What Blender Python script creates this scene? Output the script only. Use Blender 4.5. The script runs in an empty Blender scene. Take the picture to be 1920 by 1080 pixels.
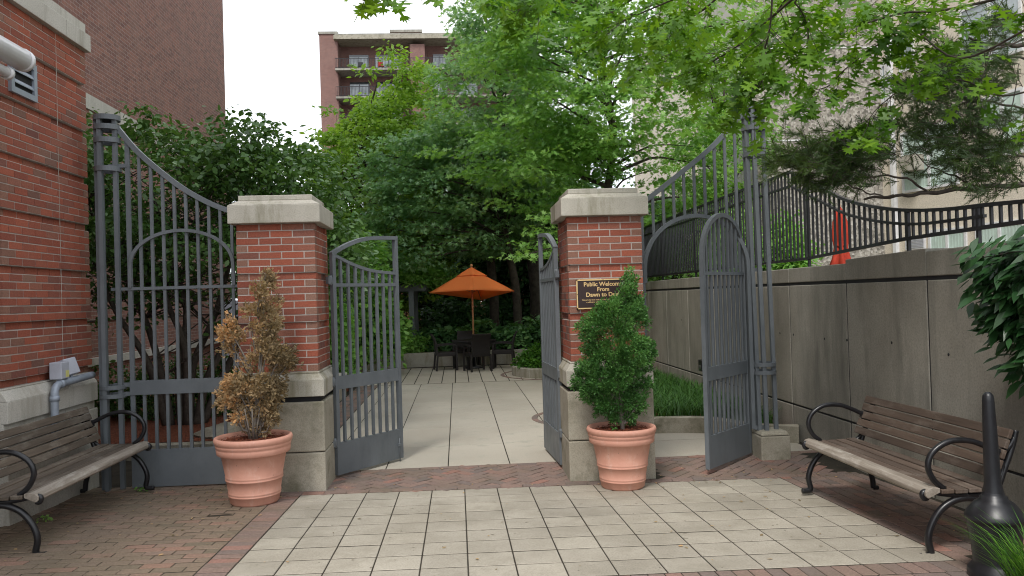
import bpy, math, random
import numpy as np
from mathutils import Vector, Matrix, noise
R = math.radians
random.seed(7)
scene = bpy.context.scene
COL = scene.collection

# ------------------------------------------------------------------ camera
F_PX = 1501.0
VPX, VPY, ROLL, CAMZ = 856.6, 560.9, 0.0293, 1.79
def cam_axes():
    Y = Vector(((VPX-960)/F_PX, -(VPY-540)/F_PX, 1.0)).normalized()
    Z = Vector((-ROLL, 1, 0)); Z -= Y*Z.dot(Y); Z.normalize()
    X = Z.cross(Y)
    if X.x < 0: X = -X
    return X, Y, Z
AX, AY, AZ = cam_axes()
# rows: world axis expressed in camera (right, up, forward)
right = Vector((AX.x, AY.x, AZ.x)); up = Vector((AX.y, AY.y, AZ.y)); fwd = Vector((AX.z, AY.z, AZ.z))
cd = bpy.data.cameras.new('camera'); cam = bpy.data.objects.new('camera', cd); COL.objects.link(cam)
cd.sensor_width = 36; cd.lens = F_PX/1920*36; cd.clip_end = 2000; cd.clip_start = 0.05
m = Matrix((right, up, -fwd)).transposed().to_4x4()
cam.matrix_world = Matrix.Translation((0, 0, CAMZ)) @ m
scene.camera = cam
def at(px, py, Y):
    d = right*((px-960)/F_PX) + up*(-(py-540)/F_PX) + fwd
    k = Y/d.y
    return Vector((d.x*k, Y, CAMZ+d.z*k))

# ground height of the court: slopes gently down to the gate, level beyond
def G(x, y):
    o = 0.2548-0.0340*y-0.0097*x
    if y <= 7.6: return o
    t = min(1, (y-7.6)/1.0); t = t*t*(3-2*t)
    return (0.2548-0.0340*7.6-0.0097*max(-4.5, min(4, x)))*(1-t)

# ------------------------------------------------------------------ mesh builder
class MB:
    def __init__(s): s.v = []; s.f = []; s.r = []; s.s = []
    def add(s, vs, fs, rnd=None, smooth=False):
        b = len(s.v); rr = random.random() if rnd is None else rnd
        s.v += [tuple(p) for p in vs]
        for f in fs:
            s.f.append([b+i for i in f]); s.r.append(rr); s.s.append(smooth)
    def box(s, x0, x1, y0, y1, z0, z1, rnd=None):
        s.add([(x0,y0,z0),(x1,y0,z0),(x1,y1,z0),(x0,y1,z0),(x0,y0,z1),(x1,y0,z1),(x1,y1,z1),(x0,y1,z1)],
              [(3,2,1,0),(4,5,6,7),(0,1,5,4),(1,2,6,5),(2,3,7,6),(3,0,4,7)], rnd)
    def hexa(s, b4, t4, rnd=None):
        s.add(list(b4)+list(t4), [(3,2,1,0),(4,5,6,7),(0,1,5,4),(1,2,6,5),(2,3,7,6),(3,0,4,7)], rnd)
    def frustum(s, x0,x1,y0,y1,z0, X0,X1,Y0,Y1,z1, rnd=None):
        s.hexa([(x0,y0,z0),(x1,y0,z0),(x1,y1,z0),(x0,y1,z0)], [(X0,Y0,z1),(X1,Y0,z1),(X1,Y1,z1),(X0,Y1,z1)], rnd)
    def tube(s, pts, rad, n=8, cap=True, smooth=True, rnd=None, squash=None):
        pts = [Vector(p) for p in pts]
        if not hasattr(rad, '__len__'): rad = [rad]*len(pts)
        vs = []; fs = []; prev = None
        for i, p in enumerate(pts):
            t = (pts[min(i+1, len(pts)-1)]-pts[max(i-1, 0)])
            t = t.normalized() if t.length > 1e-9 else Vector((0, 0, 1))
            if prev is None:
                a = Vector((0, 0, 1)) if abs(t.z) < .9 else Vector((1, 0, 0))
                u = t.cross(a).normalized()
            else:
                u = prev-t*prev.dot(t)
                u = u.normalized() if u.length > 1e-6 else t.orthogonal().normalized()
            prev = u; w = t.cross(u)
            for k in range(n):
                a = 2*math.pi*(k+.5)/n
                vs.append(p+(u*math.cos(a)+w*math.sin(a))*rad[i])
        for i in range(len(pts)-1):
            for k in range(n):
                k2 = (k+1) % n
                fs.append((i*n+k, i*n+k2, (i+1)*n+k2, (i+1)*n+k))
        if cap:
            fs.append(tuple(range(n-1, -1, -1))); fs.append(tuple(range((len(pts)-1)*n, len(pts)*n)))
        s.add(vs, fs, rnd, smooth)
    def sweep(s, pts, nrm, w, d, rnd=None):
        """rectangular section swept along pts: w in the plane across the path, d along nrm"""
        pts = [Vector(p) for p in pts]; nrm = Vector(nrm).normalized()
        vs = []; fs = []
        for i, p in enumerate(pts):
            t = (pts[min(i+1, len(pts)-1)]-pts[max(i-1, 0)]).normalized()
            u = nrm.cross(t).normalized()
            for a, b in ((-1,-1),(1,-1),(1,1),(-1,1)): vs.append(p+u*a*w/2+nrm*b*d/2)
        for i in range(len(pts)-1):
            for k in range(4):
                k2 = (k+1) % 4; fs.append((i*4+k, i*4+k2, (i+1)*4+k2, (i+1)*4+k))
        fs.append((3,2,1,0)); e = (len(pts)-1)*4; fs.append((e,e+1,e+2,e+3))
        s.add(vs, fs, rnd)
    def lathe(s, prof, n=32, c=(0,0,0), rnd=None, cap=False):
        vs = []; fs = []
        for r, z in prof:
            for k in range(n):
                a = 2*math.pi*k/n; vs.append((c[0]+r*math.cos(a), c[1]+r*math.sin(a), c[2]+z))
        for i in range(len(prof)-1):
            for k in range(n):
                k2 = (k+1) % n; fs.append((i*n+k, i*n+k2, (i+1)*n+k2, (i+1)*n+k))
        if cap: fs.append(tuple(range(n-1,-1,-1))); fs.append(tuple(range((len(prof)-1)*n, len(prof)*n)))
        s.add(vs, fs, rnd, True)
    def build(s, name, mat, parent=None, bevel=0, loc=None, auto=True):
        me = bpy.data.meshes.new(name); me.from_pydata(s.v, [], s.f)
        me.polygons.foreach_set('use_smooth', s.s)
        a = me.attributes.new('rnd', 'FLOAT', 'FACE'); a.data.foreach_set('value', s.r)
        boxuv(me)
        me.materials.append(mat); me.update()
        o = bpy.data.objects.new(name, me); COL.objects.link(o)
        if parent is not None: o.parent = parent
        if loc is not None: o.location = loc
        if bevel:
            b = o.modifiers.new('bevel', 'BEVEL'); b.width = bevel; b.segments = 2; b.limit_method = 'ANGLE'; b.angle_limit = R(35)
        return o
def boxuv(me):
    n = len(me.loops)
    co = np.empty(len(me.vertices)*3, 'f'); me.vertices.foreach_get('co', co); co = co.reshape(-1, 3)
    vi = np.empty(n, 'i'); me.loops.foreach_get('vertex_index', vi)
    nm = np.empty(len(me.polygons)*3, 'f'); me.polygons.foreach_get('normal', nm); nm = nm.reshape(-1, 3)
    lt = np.empty(len(me.polygons), 'i'); me.polygons.foreach_get('loop_total', lt)
    ln = np.repeat(nm, lt, axis=0); ax = np.argmax(np.abs(ln), axis=1); p = co[vi]
    uv = np.where((ax == 0)[:, None], p[:, [1, 2]], np.where((ax == 1)[:, None], p[:, [0, 2]], p[:, [0, 1]]))
    l = me.uv_layers.new(name='uv'); l.data.foreach_set('uv', uv.astype('f').ravel())

def tag(o, label=None, cat=None, group=None, kind=None):
    if label: o['label'] = label
    if cat: o['category'] = cat
    if group: o['group'] = group
    if kind: o['kind'] = kind
    return o
def thing(name, label, cat, loc=(0,0,0), rotz=0, group=None):
    o = bpy.data.objects.new(name, None); COL.objects.link(o); o.empty_display_size = .1
    o.location = loc; o.rotation_euler = (0, 0, rotz)
    return tag(o, label, cat, group)
def copy_tree(o, parent=None):
    c = o.copy(); COL.objects.link(c); c.parent = parent
    for ch in list(o.children): copy_tree(ch, c)
    return c

# ------------------------------------------------------------------ materials
def newmat(name):
    m = bpy.data.materials.new(name); m.use_nodes = True; nt = m.node_tree; nt.nodes.clear()
    out = nt.nodes.new('ShaderNodeOutputMaterial'); b = nt.nodes.new('ShaderNodeBsdfPrincipled')
    nt.links.new(b.outputs[0], out.inputs[0]); return m, nt, b, out
def N(nt, t, **kw):
    n = nt.nodes.new(t)
    for k, v in kw.items():
        if k in n.inputs: n.inputs[k].default_value = v
        else: setattr(n, k, v)
    return n
def coord(nt, which='Object'): return nt.nodes.new('ShaderNodeTexCoord').outputs[which]
def noise_tex(nt, vec, scale, detail=4, rough=.6, stretch=None):
    if stretch:
        mp = N(nt, 'ShaderNodeMapping'); mp.inputs['Scale'].default_value = stretch; nt.links.new(vec, mp.inputs[0]); vec = mp.outputs[0]
    n = N(nt, 'ShaderNodeTexNoise', Scale=scale, Detail=detail, Roughness=rough); nt.links.new(vec, n.inputs['Vector']); return n.outputs[0]
def ramp(nt, fac, stops, mode='LINEAR'):
    r = N(nt, 'ShaderNodeValToRGB'); e = r.color_ramp.elements; r.color_ramp.interpolation = mode
    while len(e) < len(stops): e.new(.5)
    for el, (p, c) in zip(e, stops): el.position = p; el.color = (*c, 1) if len(c) == 3 else c
    nt.links.new(fac, r.inputs[0]); return r.outputs[0]
def mix(nt, a, b, fac, mode='MIX'):
    m = N(nt, 'ShaderNodeMix', data_type='RGBA', blend_type=mode)
    for s, i in ((a, 6), (b, 7), (fac, 0)):
        if hasattr(s, 'links') or hasattr(s, 'is_linked'): nt.links.new(s, m.inputs[i])
        else: m.inputs[i].default_value = (*s, 1) if hasattr(s, '__len__') and len(s) == 3 else s
    return m.outputs[2]
def bump(nt, b, h, strength=.3, dist=.01):
    n = N(nt, 'ShaderNodeBump', Strength=strength, Distance=dist); nt.links.new(h, n.inputs['Height']); nt.links.new(n.outputs[0], b.inputs['Normal']); return n
def attr(nt): a = N(nt, 'ShaderNodeAttribute', attribute_name='rnd'); return a.outputs['Fac']

def mat_speckle(name, c1, c2, rough=.9, sc=30, big=2.0, spread=(.35,.65), stain=None, streak=False, bmp=.3, rndamt=0, stainpos=(.52,.68), spec=.3, spots=False):
    """mineral surface: fine grain, broad tone patches, optional stains"""
    m, nt, b, _ = newmat(name); co = coord(nt)
    f = noise_tex(nt, co, big, 5, .65); col = ramp(nt, f, [(spread[0], c1), (spread[1], c2)])
    g = noise_tex(nt, co, sc*4, 3, .8); gr = ramp(nt, g, [(.3, (.72,)*3), (.5, (1,)*3), (.75, (1.18,)*3)])
    col = mix(nt, col, gr, 1.0, 'MULTIPLY')
    if rndamt:
        v = ramp(nt, attr(nt), [(0, (1-rndamt,)*3), (1, (1+rndamt*.6,)*3)]); col = mix(nt, col, v, 1.0, 'MULTIPLY')
    if spots:
        col = mix(nt, col, (.10,.085,.06), ramp(nt, noise_tex(nt, co, 16, 2, .5), [(.72, (0,)*3), (.745, (.7,)*3)]))
    if stain:
        s = noise_tex(nt, co, 3.2, 6, .7, (1, 1, .16) if streak else None)
        sf = ramp(nt, s, [(stainpos[0], (0,)*3), (stainpos[1], (1,)*3)]); col = mix(nt, col, stain, sf)
    nt.links.new(col, b.inputs['Base Color']); b.inputs['Roughness'].default_value = rough; b.inputs['Specular IOR Level'].default_value = spec
    bump(nt, b, g, bmp, .004); return m
def mat_brickpiece(name, stops, rough=.85, dirt=(.2,.15,.12), dirtamt=.5, bmp=.5):
    m, nt, b, _ = newmat(name); co = coord(nt)
    col = ramp(nt, attr(nt), stops)
    g = noise_tex(nt, co, 70, 4, .75); col = mix(nt, col, ramp(nt, g, [(.3, (.7,)*3), (.7, (1.25,)*3)]), 1.0, 'MULTIPLY')
    d = noise_tex(nt, co, 1.6, 5, .7); col = mix(nt, col, dirt, ramp(nt, d, [(.48, (0,)*3), (.75, (dirtamt,)*3)]))
    nt.links.new(col, b.inputs['Base Color']); b.inputs['Roughness'].default_value = rough; b.inputs['Specular IOR Level'].default_value = .25
    bump(nt, b, g, bmp, .003); return m
def mat_plain(name, c, rough=.5, metal=0, var=.12, sc=8, spec=.5, bmp=0):
    m, nt, b, _ = newmat(name); f = noise_tex(nt, coord(nt), sc, 5, .7)
    c1 = tuple(x*(1-var) for x in c); c2 = tuple(x*(1+var) for x in c)
    nt.links.new(ramp(nt, f, [(.3, c1), (.7, c2)]), b.inputs['Base Color'])
    b.inputs['Roughness'].default_value = rough; b.inputs['Metallic'].default_value = metal; b.inputs['Specular IOR Level'].default_value = spec
    if bmp: bump(nt, b, noise_tex(nt, coord(nt), 60, 3), bmp, .002)
    return m
def mat_leaf(name, stops, trans=.35, rough=.5, spec=.35):
    m, nt, b, out = newmat(name)
    col = ramp(nt, attr(nt), stops)
    nt.links.new(col, b.inputs['Base Color']); b.inputs['Roughness'].default_value = rough; b.inputs['Specular IOR Level'].default_value = spec
    t = N(nt, 'ShaderNodeBsdfTranslucent'); tc = mix(nt, col, (1.25, 1.2, .55), 1.0, 'MULTIPLY'); nt.links.new(tc, t.inputs[0])
    ms = N(nt, 'ShaderNodeMixShader', Fac=trans); nt.links.new(b.outputs[0], ms.inputs[1]); nt.links.new(t.outputs[0], ms.inputs[2]); nt.links.new(ms.outputs[0], out.inputs[0])
    return m

M = {}
M['brick'] = mat_brickpiece('brick', [(0, (.27,.08,.05)), (.35, (.34,.10,.06)), (.55, (.24,.072,.048)), (.7, (.30,.12,.08)), (.8, (.15,.06,.05)), (.88, (.17,.085,.065)), (.95, (.24,.12,.085)), (1, (.27,.15,.11))], dirtamt=.25)
M['mortar'] = mat_speckle('mortar', (.40,.365,.33), (.52,.48,.44), sc=60, big=6)
M['paver_brick'] = mat_brickpiece('paver_brick', [(0, (.21,.155,.13)), (.3, (.25,.17,.14)), (.55, (.20,.15,.13)), (.75, (.175,.14,.125)), (.9, (.26,.165,.135)), (1, (.30,.16,.125))], dirt=(.15,.125,.085), dirtamt=.75)
M['paver_brick_mossy'] = mat_brickpiece('paver_brick_mossy', [(0, (.20,.155,.11)), (.3, (.23,.17,.125)), (.6, (.175,.14,.10)), (.85, (.235,.17,.13)), (1, (.28,.17,.125))], dirt=(.14,.12,.075), dirtamt=.55)
M['paver_slab'] = mat_speckle('paver_slab', (.315,.285,.23), (.405,.37,.305), sc=22, big=1.3, rndamt=.12, stain=(.26,.235,.185), bmp=.35, spots=True, stainpos=(.5,.8))
M['path_slab'] = mat_speckle('path_slab', (.40,.36,.295), (.475,.435,.36), sc=25, big=.8, rndamt=.06, stain=(.36,.34,.28), bmp=.2)
M['joint'] = mat_speckle('joint_sand', (.02,.017,.012), (.05,.042,.03), sc=50, big=4)
M['soil'] = mat_speckle('soil', (.06,.045,.03), (.11,.085,.05), sc=20, big=1)
M['concrete_dark'] = mat_speckle('retaining_wall_concrete', (.25,.24,.205), (.345,.33,.285), sc=14, big=1.1, stain=(.165,.162,.14), streak=True, stainpos=(.48,.72), bmp=.3, rndamt=.08)
M['stone'] = mat_speckle('cast_stone', (.35,.33,.27), (.45,.43,.37), sc=26, big=3, stain=(.22,.20,.13), streak=True, stainpos=(.5,.68), bmp=.4)
M['stone_cap'] = mat_speckle('cast_stone_cap', (.40,.375,.315), (.50,.475,.41), sc=24, big=3, stain=(.23,.215,.15), streak=True, stainpos=(.47,.64), bmp=.45)
M['stone_base'] = mat_speckle('cast_stone_base', (.30,.275,.215), (.40,.37,.30), sc=24, big=2.2, stain=(.17,.16,.11), stainpos=(.5,.7), bmp=.4)
M['stone_pale'] = mat_speckle('pale_stone', (.44,.42,.37), (.52,.50,.45), sc=20, big=2, stain=(.34,.32,.27), streak=True)
M['peb'] = mat_speckle('exposed_aggregate', (.40,.36,.30), (.48,.43,.36), sc=3.2, big=.5, bmp=.6)
def m_peb():
    m, nt, b, _ = newmat('exposed_aggregate'); co = coord(nt)
    v = N(nt, 'ShaderNodeTexVoronoi', Scale=16.0); nt.links.new(co, v.inputs['Vector'])
    sx = N(nt, 'ShaderNodeSeparateColor'); nt.links.new(v.outputs['Color'], sx.inputs[0])
    col = ramp(nt, sx.outputs[0], [(0, (.15,.14,.12)), (.35, (.28,.26,.225)), (.7, (.37,.345,.30)), (1, (.50,.475,.43))])
    nt.links.new(col, b.inputs['Base Color']); b.inputs['Roughness'].default_value = .9; bump(nt, b, v.outputs['Distance'], .6, .02); return m
M['peb'] = m_peb()
M['cream'] = mat_speckle('cream_render', (.62,.56,.46), (.70,.64,.54), sc=9, big=.3, bmp=.1)
def m_steel():
    m, nt, b, _ = newmat('grey_gate_paint'); co = coord(nt)
    col = ramp(nt, noise_tex(nt, co, 3, 6, .7), [(.3, (.115,.130,.142)), (.7, (.155,.172,.185))])
    col = mix(nt, col, (.28,.26,.22), ramp(nt, noise_tex(nt, co, 45, 5, .8), [(.66, (0,)*3), (.8, (.45,)*3)]))
    col = mix(nt, col, (.12,.055,.03), ramp(nt, noise_tex(nt, co, 7, 8, .85), [(.68, (0,)*3), (.76, (.7,)*3)]))
    col = mix(nt, col, (.07,.08,.085), ramp(nt, noise_tex(nt, co, 2.2, 6, .8, (1, 1, .3)), [(.5, (0,)*3), (.75, (.5,)*3)]))
    nt.links.new(col, b.inputs['Base Color']); nt.links.new(ramp(nt, noise_tex(nt, co, 6, 4), [(.3, (.38,)*3), (.7, (.62,)*3)]), b.inputs['Roughness']); b.inputs['Specular IOR Level'].default_value = .4
    bump(nt, b, noise_tex(nt, co, 90, 3), .12, .002); return m
M['steel'] = m_steel()
M['black'] = mat_plain('black_metal', (.012,.012,.014), .32, 0, .3, 20, .5, .15)
M['blackfence'] = mat_plain('black_fence_paint', (.014,.014,.017), .4, 0, .2)
M['plastic_urn'] = mat_plain('urn_black', (.013,.014,.017), .38, 0, .3, 12, .5, .1)
M['pipe'] = mat_plain('grey_pipe', (.30,.34,.40), .45, .2, .15)
M['white_pipe'] = mat_plain('white_pipe', (.75,.75,.77), .3, 0, .06)
M['grey_box'] = mat_plain('grey_box', (.42,.44,.50), .5, 0, .1)
M['yellow'] = mat_plain('yellow_sticker', (.65,.62,.22), .6)
M['dark'] = mat_plain('dark_inside', (.01,.01,.012), .8)
def m_pot():
    m, nt, b, _ = newmat('terracotta'); co = coord(nt)
    col = ramp(nt, noise_tex(nt, co, 5, 5, .7), [(.3, (.57,.275,.20)), (.7, (.66,.345,.255))])
    col = mix(nt, col, (.70,.50,.42), ramp(nt, noise_tex(nt, co, 9, 6, .75, (1, 1, .35)), [(.55, (0,)*3), (.75, (.55,)*3)]))
    col = mix(nt, col, (.30,.17,.12), ramp(nt, noise_tex(nt, co, 6, 7, .8, (1, 1, .5)), [(.6, (0,)*3), (.78, (.6,)*3)]))
    col = mix(nt, col, (.22,.14,.10), ramp(nt, noise_tex(nt, co, 38, 3, .6), [(.70, (0,)*3), (.74, (.8,)*3)]))
    nt.links.new(col, b.inputs['Base Color']); b.inputs['Roughness'].default_value = .65; bump(nt, b, noise_tex(nt, co, 50, 4), .15, .003); return m
M['terracotta'] = m_pot()
M['wicker'] = mat_plain('dark_wicker', (.018,.014,.013), .55, 0, .4, 60, .4, .8)
M['orange'] = mat_leaf('orange_canvas', [(0, (.95,.33,.10)), (1, (.95,.33,.10))], .35, .85, .1)
M['red'] = mat_plain('red_canvas', (.40,.05,.03), .85, 0, .25, 5, .1)
M['pole_wood'] = mat_plain('pole_wood', (.50,.24,.11), .5)
M['bark'] = mat_speckle('bark', (.05,.04,.033), (.10,.082,.066), sc=10, big=8, bmp=.8)
M['bark_grey'] = mat_speckle('grey_bark', (.16,.14,.12), (.26,.23,.20), sc=10, big=8, bmp=.8)
M['gold'] = mat_plain('gold_letter', (.75,.52,.24), .45, .3, .05)
M['bronze'] = mat_plain('brown_plaque', (.035,.018,.017), .45, .2, .1)
def m_glass(name, c1, c2):
    m, nt, b, _ = newmat(name); nt.links.new(ramp(nt, noise_tex(nt, coord(nt), 1.2, 3), [(.35, c1), (.65, c2)]), b.inputs['Base Color'])
    b.inputs['Roughness'].default_value = .06; b.inputs['Specular IOR Level'].default_value = .9; return m
M['glass'] = m_glass('window_glass', (.25,.30,.32), (.50,.56,.58))
M['glass_dark'] = m_glass('dark_glass', (.02,.025,.03), (.06,.075,.08))
M['curtain'] = mat_plain('pale_curtain', (.50,.62,.56), .8, 0, .12, 3)
M['white_frame'] = mat_plain('white_frame', (.72,.73,.74), .5)
def m_wood(name, c1, c2, wear):
    m, nt, b, _ = newmat(name); co = coord(nt)
    g = noise_tex(nt, co, 30, 5, .7, (1, .05, 1)); col = ramp(nt, g, [(.3, c1), (.7, c2)])
    col = mix(nt, col, wear, ramp(nt, noise_tex(nt, co, 5, 6, .75, (1, .35, 1)), [(.5, (0,)*3), (.68, (.85,)*3)]))
    v = ramp(nt, attr(nt), [(0, (.72,)*3), (1, (1.25,)*3)]); col = mix(nt, col, v, 1.0, 'MULTIPLY')
    nt.links.new(col, b.inputs['Base Color']); b.inputs['Roughness'].default_value = .7; bump(nt, b, g, .5, .003); return m
M['wood_l'] = m_wood('weathered_slat', (.065,.05,.037), (.155,.12,.088), (.25,.22,.18))
M['wood_r'] = m_wood('brown_slat', (.052,.035,.026), (.11,.077,.056), (.17,.14,.115))
M['wood_edge'] = m_wood('worn_front_slat', (.16,.13,.10), (.36,.32,.27), (.50,.47,.42))
def m_wallbrick(name, c1, c2, c3, mort, bw=.203, bh=.068):
    m, nt, b, _ = newmat(name); uv = N(nt, 'ShaderNodeUVMap', uv_map='uv').outputs[0]
    t = N(nt, 'ShaderNodeTexBrick', Scale=1.0); t.inputs['Brick Width'].default_value = bw; t.inputs['Row Height'].default_value = bh
    t.inputs['Mortar Size'].default_value = .005; t.inputs['Mortar Smooth'].default_value = .3; t.inputs['Bias'].default_value = -.1
    t.inputs['Color1'].default_value = (*c1, 1); t.inputs['Color2'].default_value = (*c2, 1); t.inputs['Mortar'].default_value = (*mort, 1)
    nt.links.new(uv, t.inputs['Vector'])
    col = mix(nt, t.outputs['Color'], c3, ramp(nt, noise_tex(nt, coord(nt), 1.1, 6, .75), [(.45, (0,)*3), (.7, (.5,)*3)]))
    g = noise_tex(nt, coord(nt), 12, 4, .8); col = mix(nt, col, ramp(nt, g, [(.3, (.75,)*3), (.7, (1.25,)*3)]), 1.0, 'MULTIPLY')
    nt.links.new(col, b.inputs['Base Color']); b.inputs['Roughness'].default_value = .9
    inv = N(nt, 'ShaderNodeMath', operation='SUBTRACT'); inv.inputs[0].default_value = 1; nt.links.new(t.outputs['Fac'], inv.inputs[1])
    bump(nt, b, inv.outputs[0], .6, .006); return m
M['wallbrick'] = m_wallbrick('tall_wall_brick', (.27,.12,.09), (.16,.078,.064), (.28,.17,.14), (.33,.27,.24))
M['farbrick'] = m_wallbrick('far_brick', (.22,.115,.095), (.17,.09,.078), (.25,.155,.13), (.30,.23,.20), .25, .1)
M['lowbrick'] = m_wallbrick('garden_wall_brick', (.34,.10,.06), (.26,.08,.05), (.30,.12,.08), (.42,.36,.32))
def m_mulch():
    m, nt, b, _ = newmat('red_mulch'); co = coord(nt)
    v = N(nt, 'ShaderNodeTexVoronoi', Scale=60.0); nt.links.new(co, v.inputs['Vector'])
    col = ramp(nt, v.outputs['Color'], [(0, (.10,.028,.012)), (.5, (.20,.05,.02)), (1, (.32,.09,.04))])
    nt.links.new(col, b.inputs['Base Color']); b.inputs['Roughness'].default_value = .95; bump(nt, b, v.outputs['Distance'], 1, .02); return m
M['mulch'] = m_mulch()
M['leaf_bright'] = mat_leaf('leaf_bright', [(0, (.15,.29,.04)), (.5, (.26,.45,.07)), (1, (.40,.60,.13))], .45)
M['leaf_dark'] = mat_leaf('leaf_oak_dark', [(0, (.12,.27,.12)), (.5, (.23,.43,.20)), (1, (.40,.62,.34))], .45, .36, .6)
M['leaf_mid'] = mat_leaf('leaf_oak_mid', [(0, (.10,.26,.05)), (.5, (.21,.43,.095)), (1, (.36,.60,.18))], .45, .45, .45)
M['leaf_near'] = mat_leaf('leaf_oak_near', [(0, (.05,.14,.012)), (.5, (.11,.25,.02)), (1, (.21,.38,.03))], .45, .4)
M['leaf_shrub'] = mat_leaf('leaf_shrub', [(0, (.035,.09,.02)), (.5, (.075,.17,.04)), (1, (.15,.27,.08))], .33, .4, .5)
M['leaf_deep'] = mat_leaf('leaf_undergrowth', [(0, (.045,.12,.045)), (.5, (.085,.20,.07)), (1, (.17,.32,.11))], .3)
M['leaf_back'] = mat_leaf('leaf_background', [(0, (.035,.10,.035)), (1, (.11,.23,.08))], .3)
M['leaf_conifer'] = mat_leaf('leaf_conifer', [(0, (.025,.05,.017)), (.5, (.05,.095,.025)), (.8, (.10,.18,.04)), (1, (.13,.20,.06))], .25)
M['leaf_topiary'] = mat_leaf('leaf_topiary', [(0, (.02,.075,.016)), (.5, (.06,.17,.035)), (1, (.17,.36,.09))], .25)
M['leaf_dry'] = mat_leaf('leaf_dry', [(0, (.12,.095,.055)), (.3, (.25,.19,.11)), (.55, (.40,.30,.17)), (.8, (.55,.35,.18)), (1, (.66,.36,.15))], .2, .8, .2)
M['leaf_rhodo'] = mat_leaf('leaf_big_glossy', [(0, (.012,.045,.012)), (.6, (.025,.08,.022)), (1, (.06,.14,.05))], .15, .35, .5)
M['grass'] = mat_leaf('grass_blade', [(0, (.03,.10,.012)), (.6, (.07,.20,.02)), (1, (.16,.34,.04))], .3)
M['grass_dark'] = mat_leaf('liriope_blade', [(0, (.02,.07,.012)), (.6, (.045,.13,.022)), (1, (.09,.21,.04))], .25)

# ------------------------------------------------------------------ foliage
DIAMOND = np.array([(0,0,0),(.45,.28,-.03),(1,0,-.12),(.45,-.28,-.03)], 'f')
OVAL = np.array([(0,0,0),(.2,.2,.02),(.55,.27,0),(.85,.13,-.06),(1,0,-.12),(.85,-.13,-.06),(.55,-.27,0),(.2,-.2,.02)], 'f')
SPRAY = np.array([(0,0,0),(.3,.05,0),(.5,.26,0),(.6,.07,0),(.8,.2,0),(1,0,0),(.8,-.2,0),(.6,-.07,0),(.5,-.26,0),(.3,-.05,0)], 'f')
def oak_template(detail=True):
    if not detail:
        h = [(0,.02),(.3,.06),(.32,.34),(.52,.08),(.68,.40),(.76,.08)]
    else:
        h = [(0,.012),(.14,.02),(.20,.17),(.26,.19),(.27,.05),(.40,.06),(.40,.24),(.47,.46),(.50,.30),(.58,.36),(.55,.09),(.68,.08),(.74,.26),(.84,.34),(.82,.18),(.90,.20),(.84,.05)]
    pts = [(u, v, -.1*u*u) for u, v in h]+[(1, 0, -.12)]+[(u, -v, -.1*u*u) for u, v in reversed(h)]
    return np.array(pts, 'f')
FROND = []
_h = [(0, .02)]
for k in range(5):
    u = .15+.15*k; L = .30-.045*k
    _h += [(u, .02), (u+.10, L), (u+.05, .03)]
FROND = np.array([(u, v, 0) for u, v in _h]+[(1, 0, -.08)]+[(u, -v, 0) for u, v in reversed(_h)], 'f')
LANCE = np.array([(0,0,0),(.15,.08,.01),(.4,.17,0),(.62,.14,-.05),(.85,.05,-.13),(1,0,-.2),(.85,-.05,-.13),(.62,-.14,-.05),(.4,-.17,0),(.15,-.08,.01)], 'f')
OAK, OAKS = oak_template(), oak_template(False)
def unit(a): return a/np.maximum(np.linalg.norm(a, axis=1, keepdims=True), 1e-6)
def leaf_mesh(name, P, A, Nn, S, T, rnd, mat, parent=None):
    """one mesh of many leaves: P origin, A axis, Nn normal, S size, T template outline"""
    A = unit(A); side = unit(np.cross(A, Nn)); Nn = np.cross(side, A)
    k = len(T); n = len(P)
    V = P[:, None, :] + S[:, None, None]*(T[None, :, 0:1]*A[:, None, :]+T[None, :, 1:2]*side[:, None, :]+T[None, :, 2:3]*Nn[:, None, :])
    me = bpy.data.meshes.new(name)
    me.vertices.add(n*k); me.vertices.foreach_set('co', V.astype('f').ravel())
    me.loops.add(n*k); me.loops.foreach_set('vertex_index', np.arange(n*k, dtype='i'))
    me.polygons.add(n); me.polygons.foreach_set('loop_start', np.arange(0, n*k, k, dtype='i'))
    me.update(calc_edges=True)
    a = me.attributes.new('rnd', 'FLOAT', 'FACE'); a.data.foreach_set('value', np.clip(rnd, 0, 1).astype('f'))
    me.materials.append(mat)
    o = bpy.data.objects.new(name, me); COL.objects.link(o)
    if parent is not None: o.parent = parent
    return o
def clump_leaves(C, cr, per, rng, size, flat=.4, droop=.25, center=None, upb=.9, jit=.75, var=.3):
    """leaves scattered round clump centres C (n,3) of radius cr"""
    n = len(C)
    idx = np.repeat(np.arange(n), per); m = len(idx)
    d = rng.normal(size=(m, 3))*.5; rr = cr[idx][:, None] if hasattr(cr, '__len__') else cr
    off = d*rr; off[:, 2] *= flat
    P = C[idx]+off
    outw = off.copy()
    if center is not None: outw += (C[idx]-center)*.12
    outw[:, 2] = 0
    A = unit(outw)+rng.normal(size=(m, 3))*jit*.6; A[:, 2] -= droop
    Nn = np.zeros((m, 3)); Nn[:, 2] = upb; Nn += rng.normal(size=(m, 3))*jit*.6
    crn = rng.random(n)
    rnd = crn[idx]*.55+rng.random(m)*.45
    S = size*(1+rng.normal(size=m)*var*.6).clip(.45, 1.7)
    return P, A, Nn, S, rnd
def smooth_pts(pts, n=6):
    """Catmull-Rom through pts"""
    P = [Vector(p) for p in pts]; out = []
    for i in range(len(P)-1):
        p0 = P[max(i-1, 0)]; p1 = P[i]; p2 = P[i+1]; p3 = P[min(i+2, len(P)-1)]
        for k in range(n):
            t = k/n
            out.append(.5*((2*p1)+(p2-p0)*t+(2*p0-5*p1+4*p2-p3)*t*t+(3*p1-p0-3*p2+p3)*t**3))
    out.append(P[-1]); return out
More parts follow.
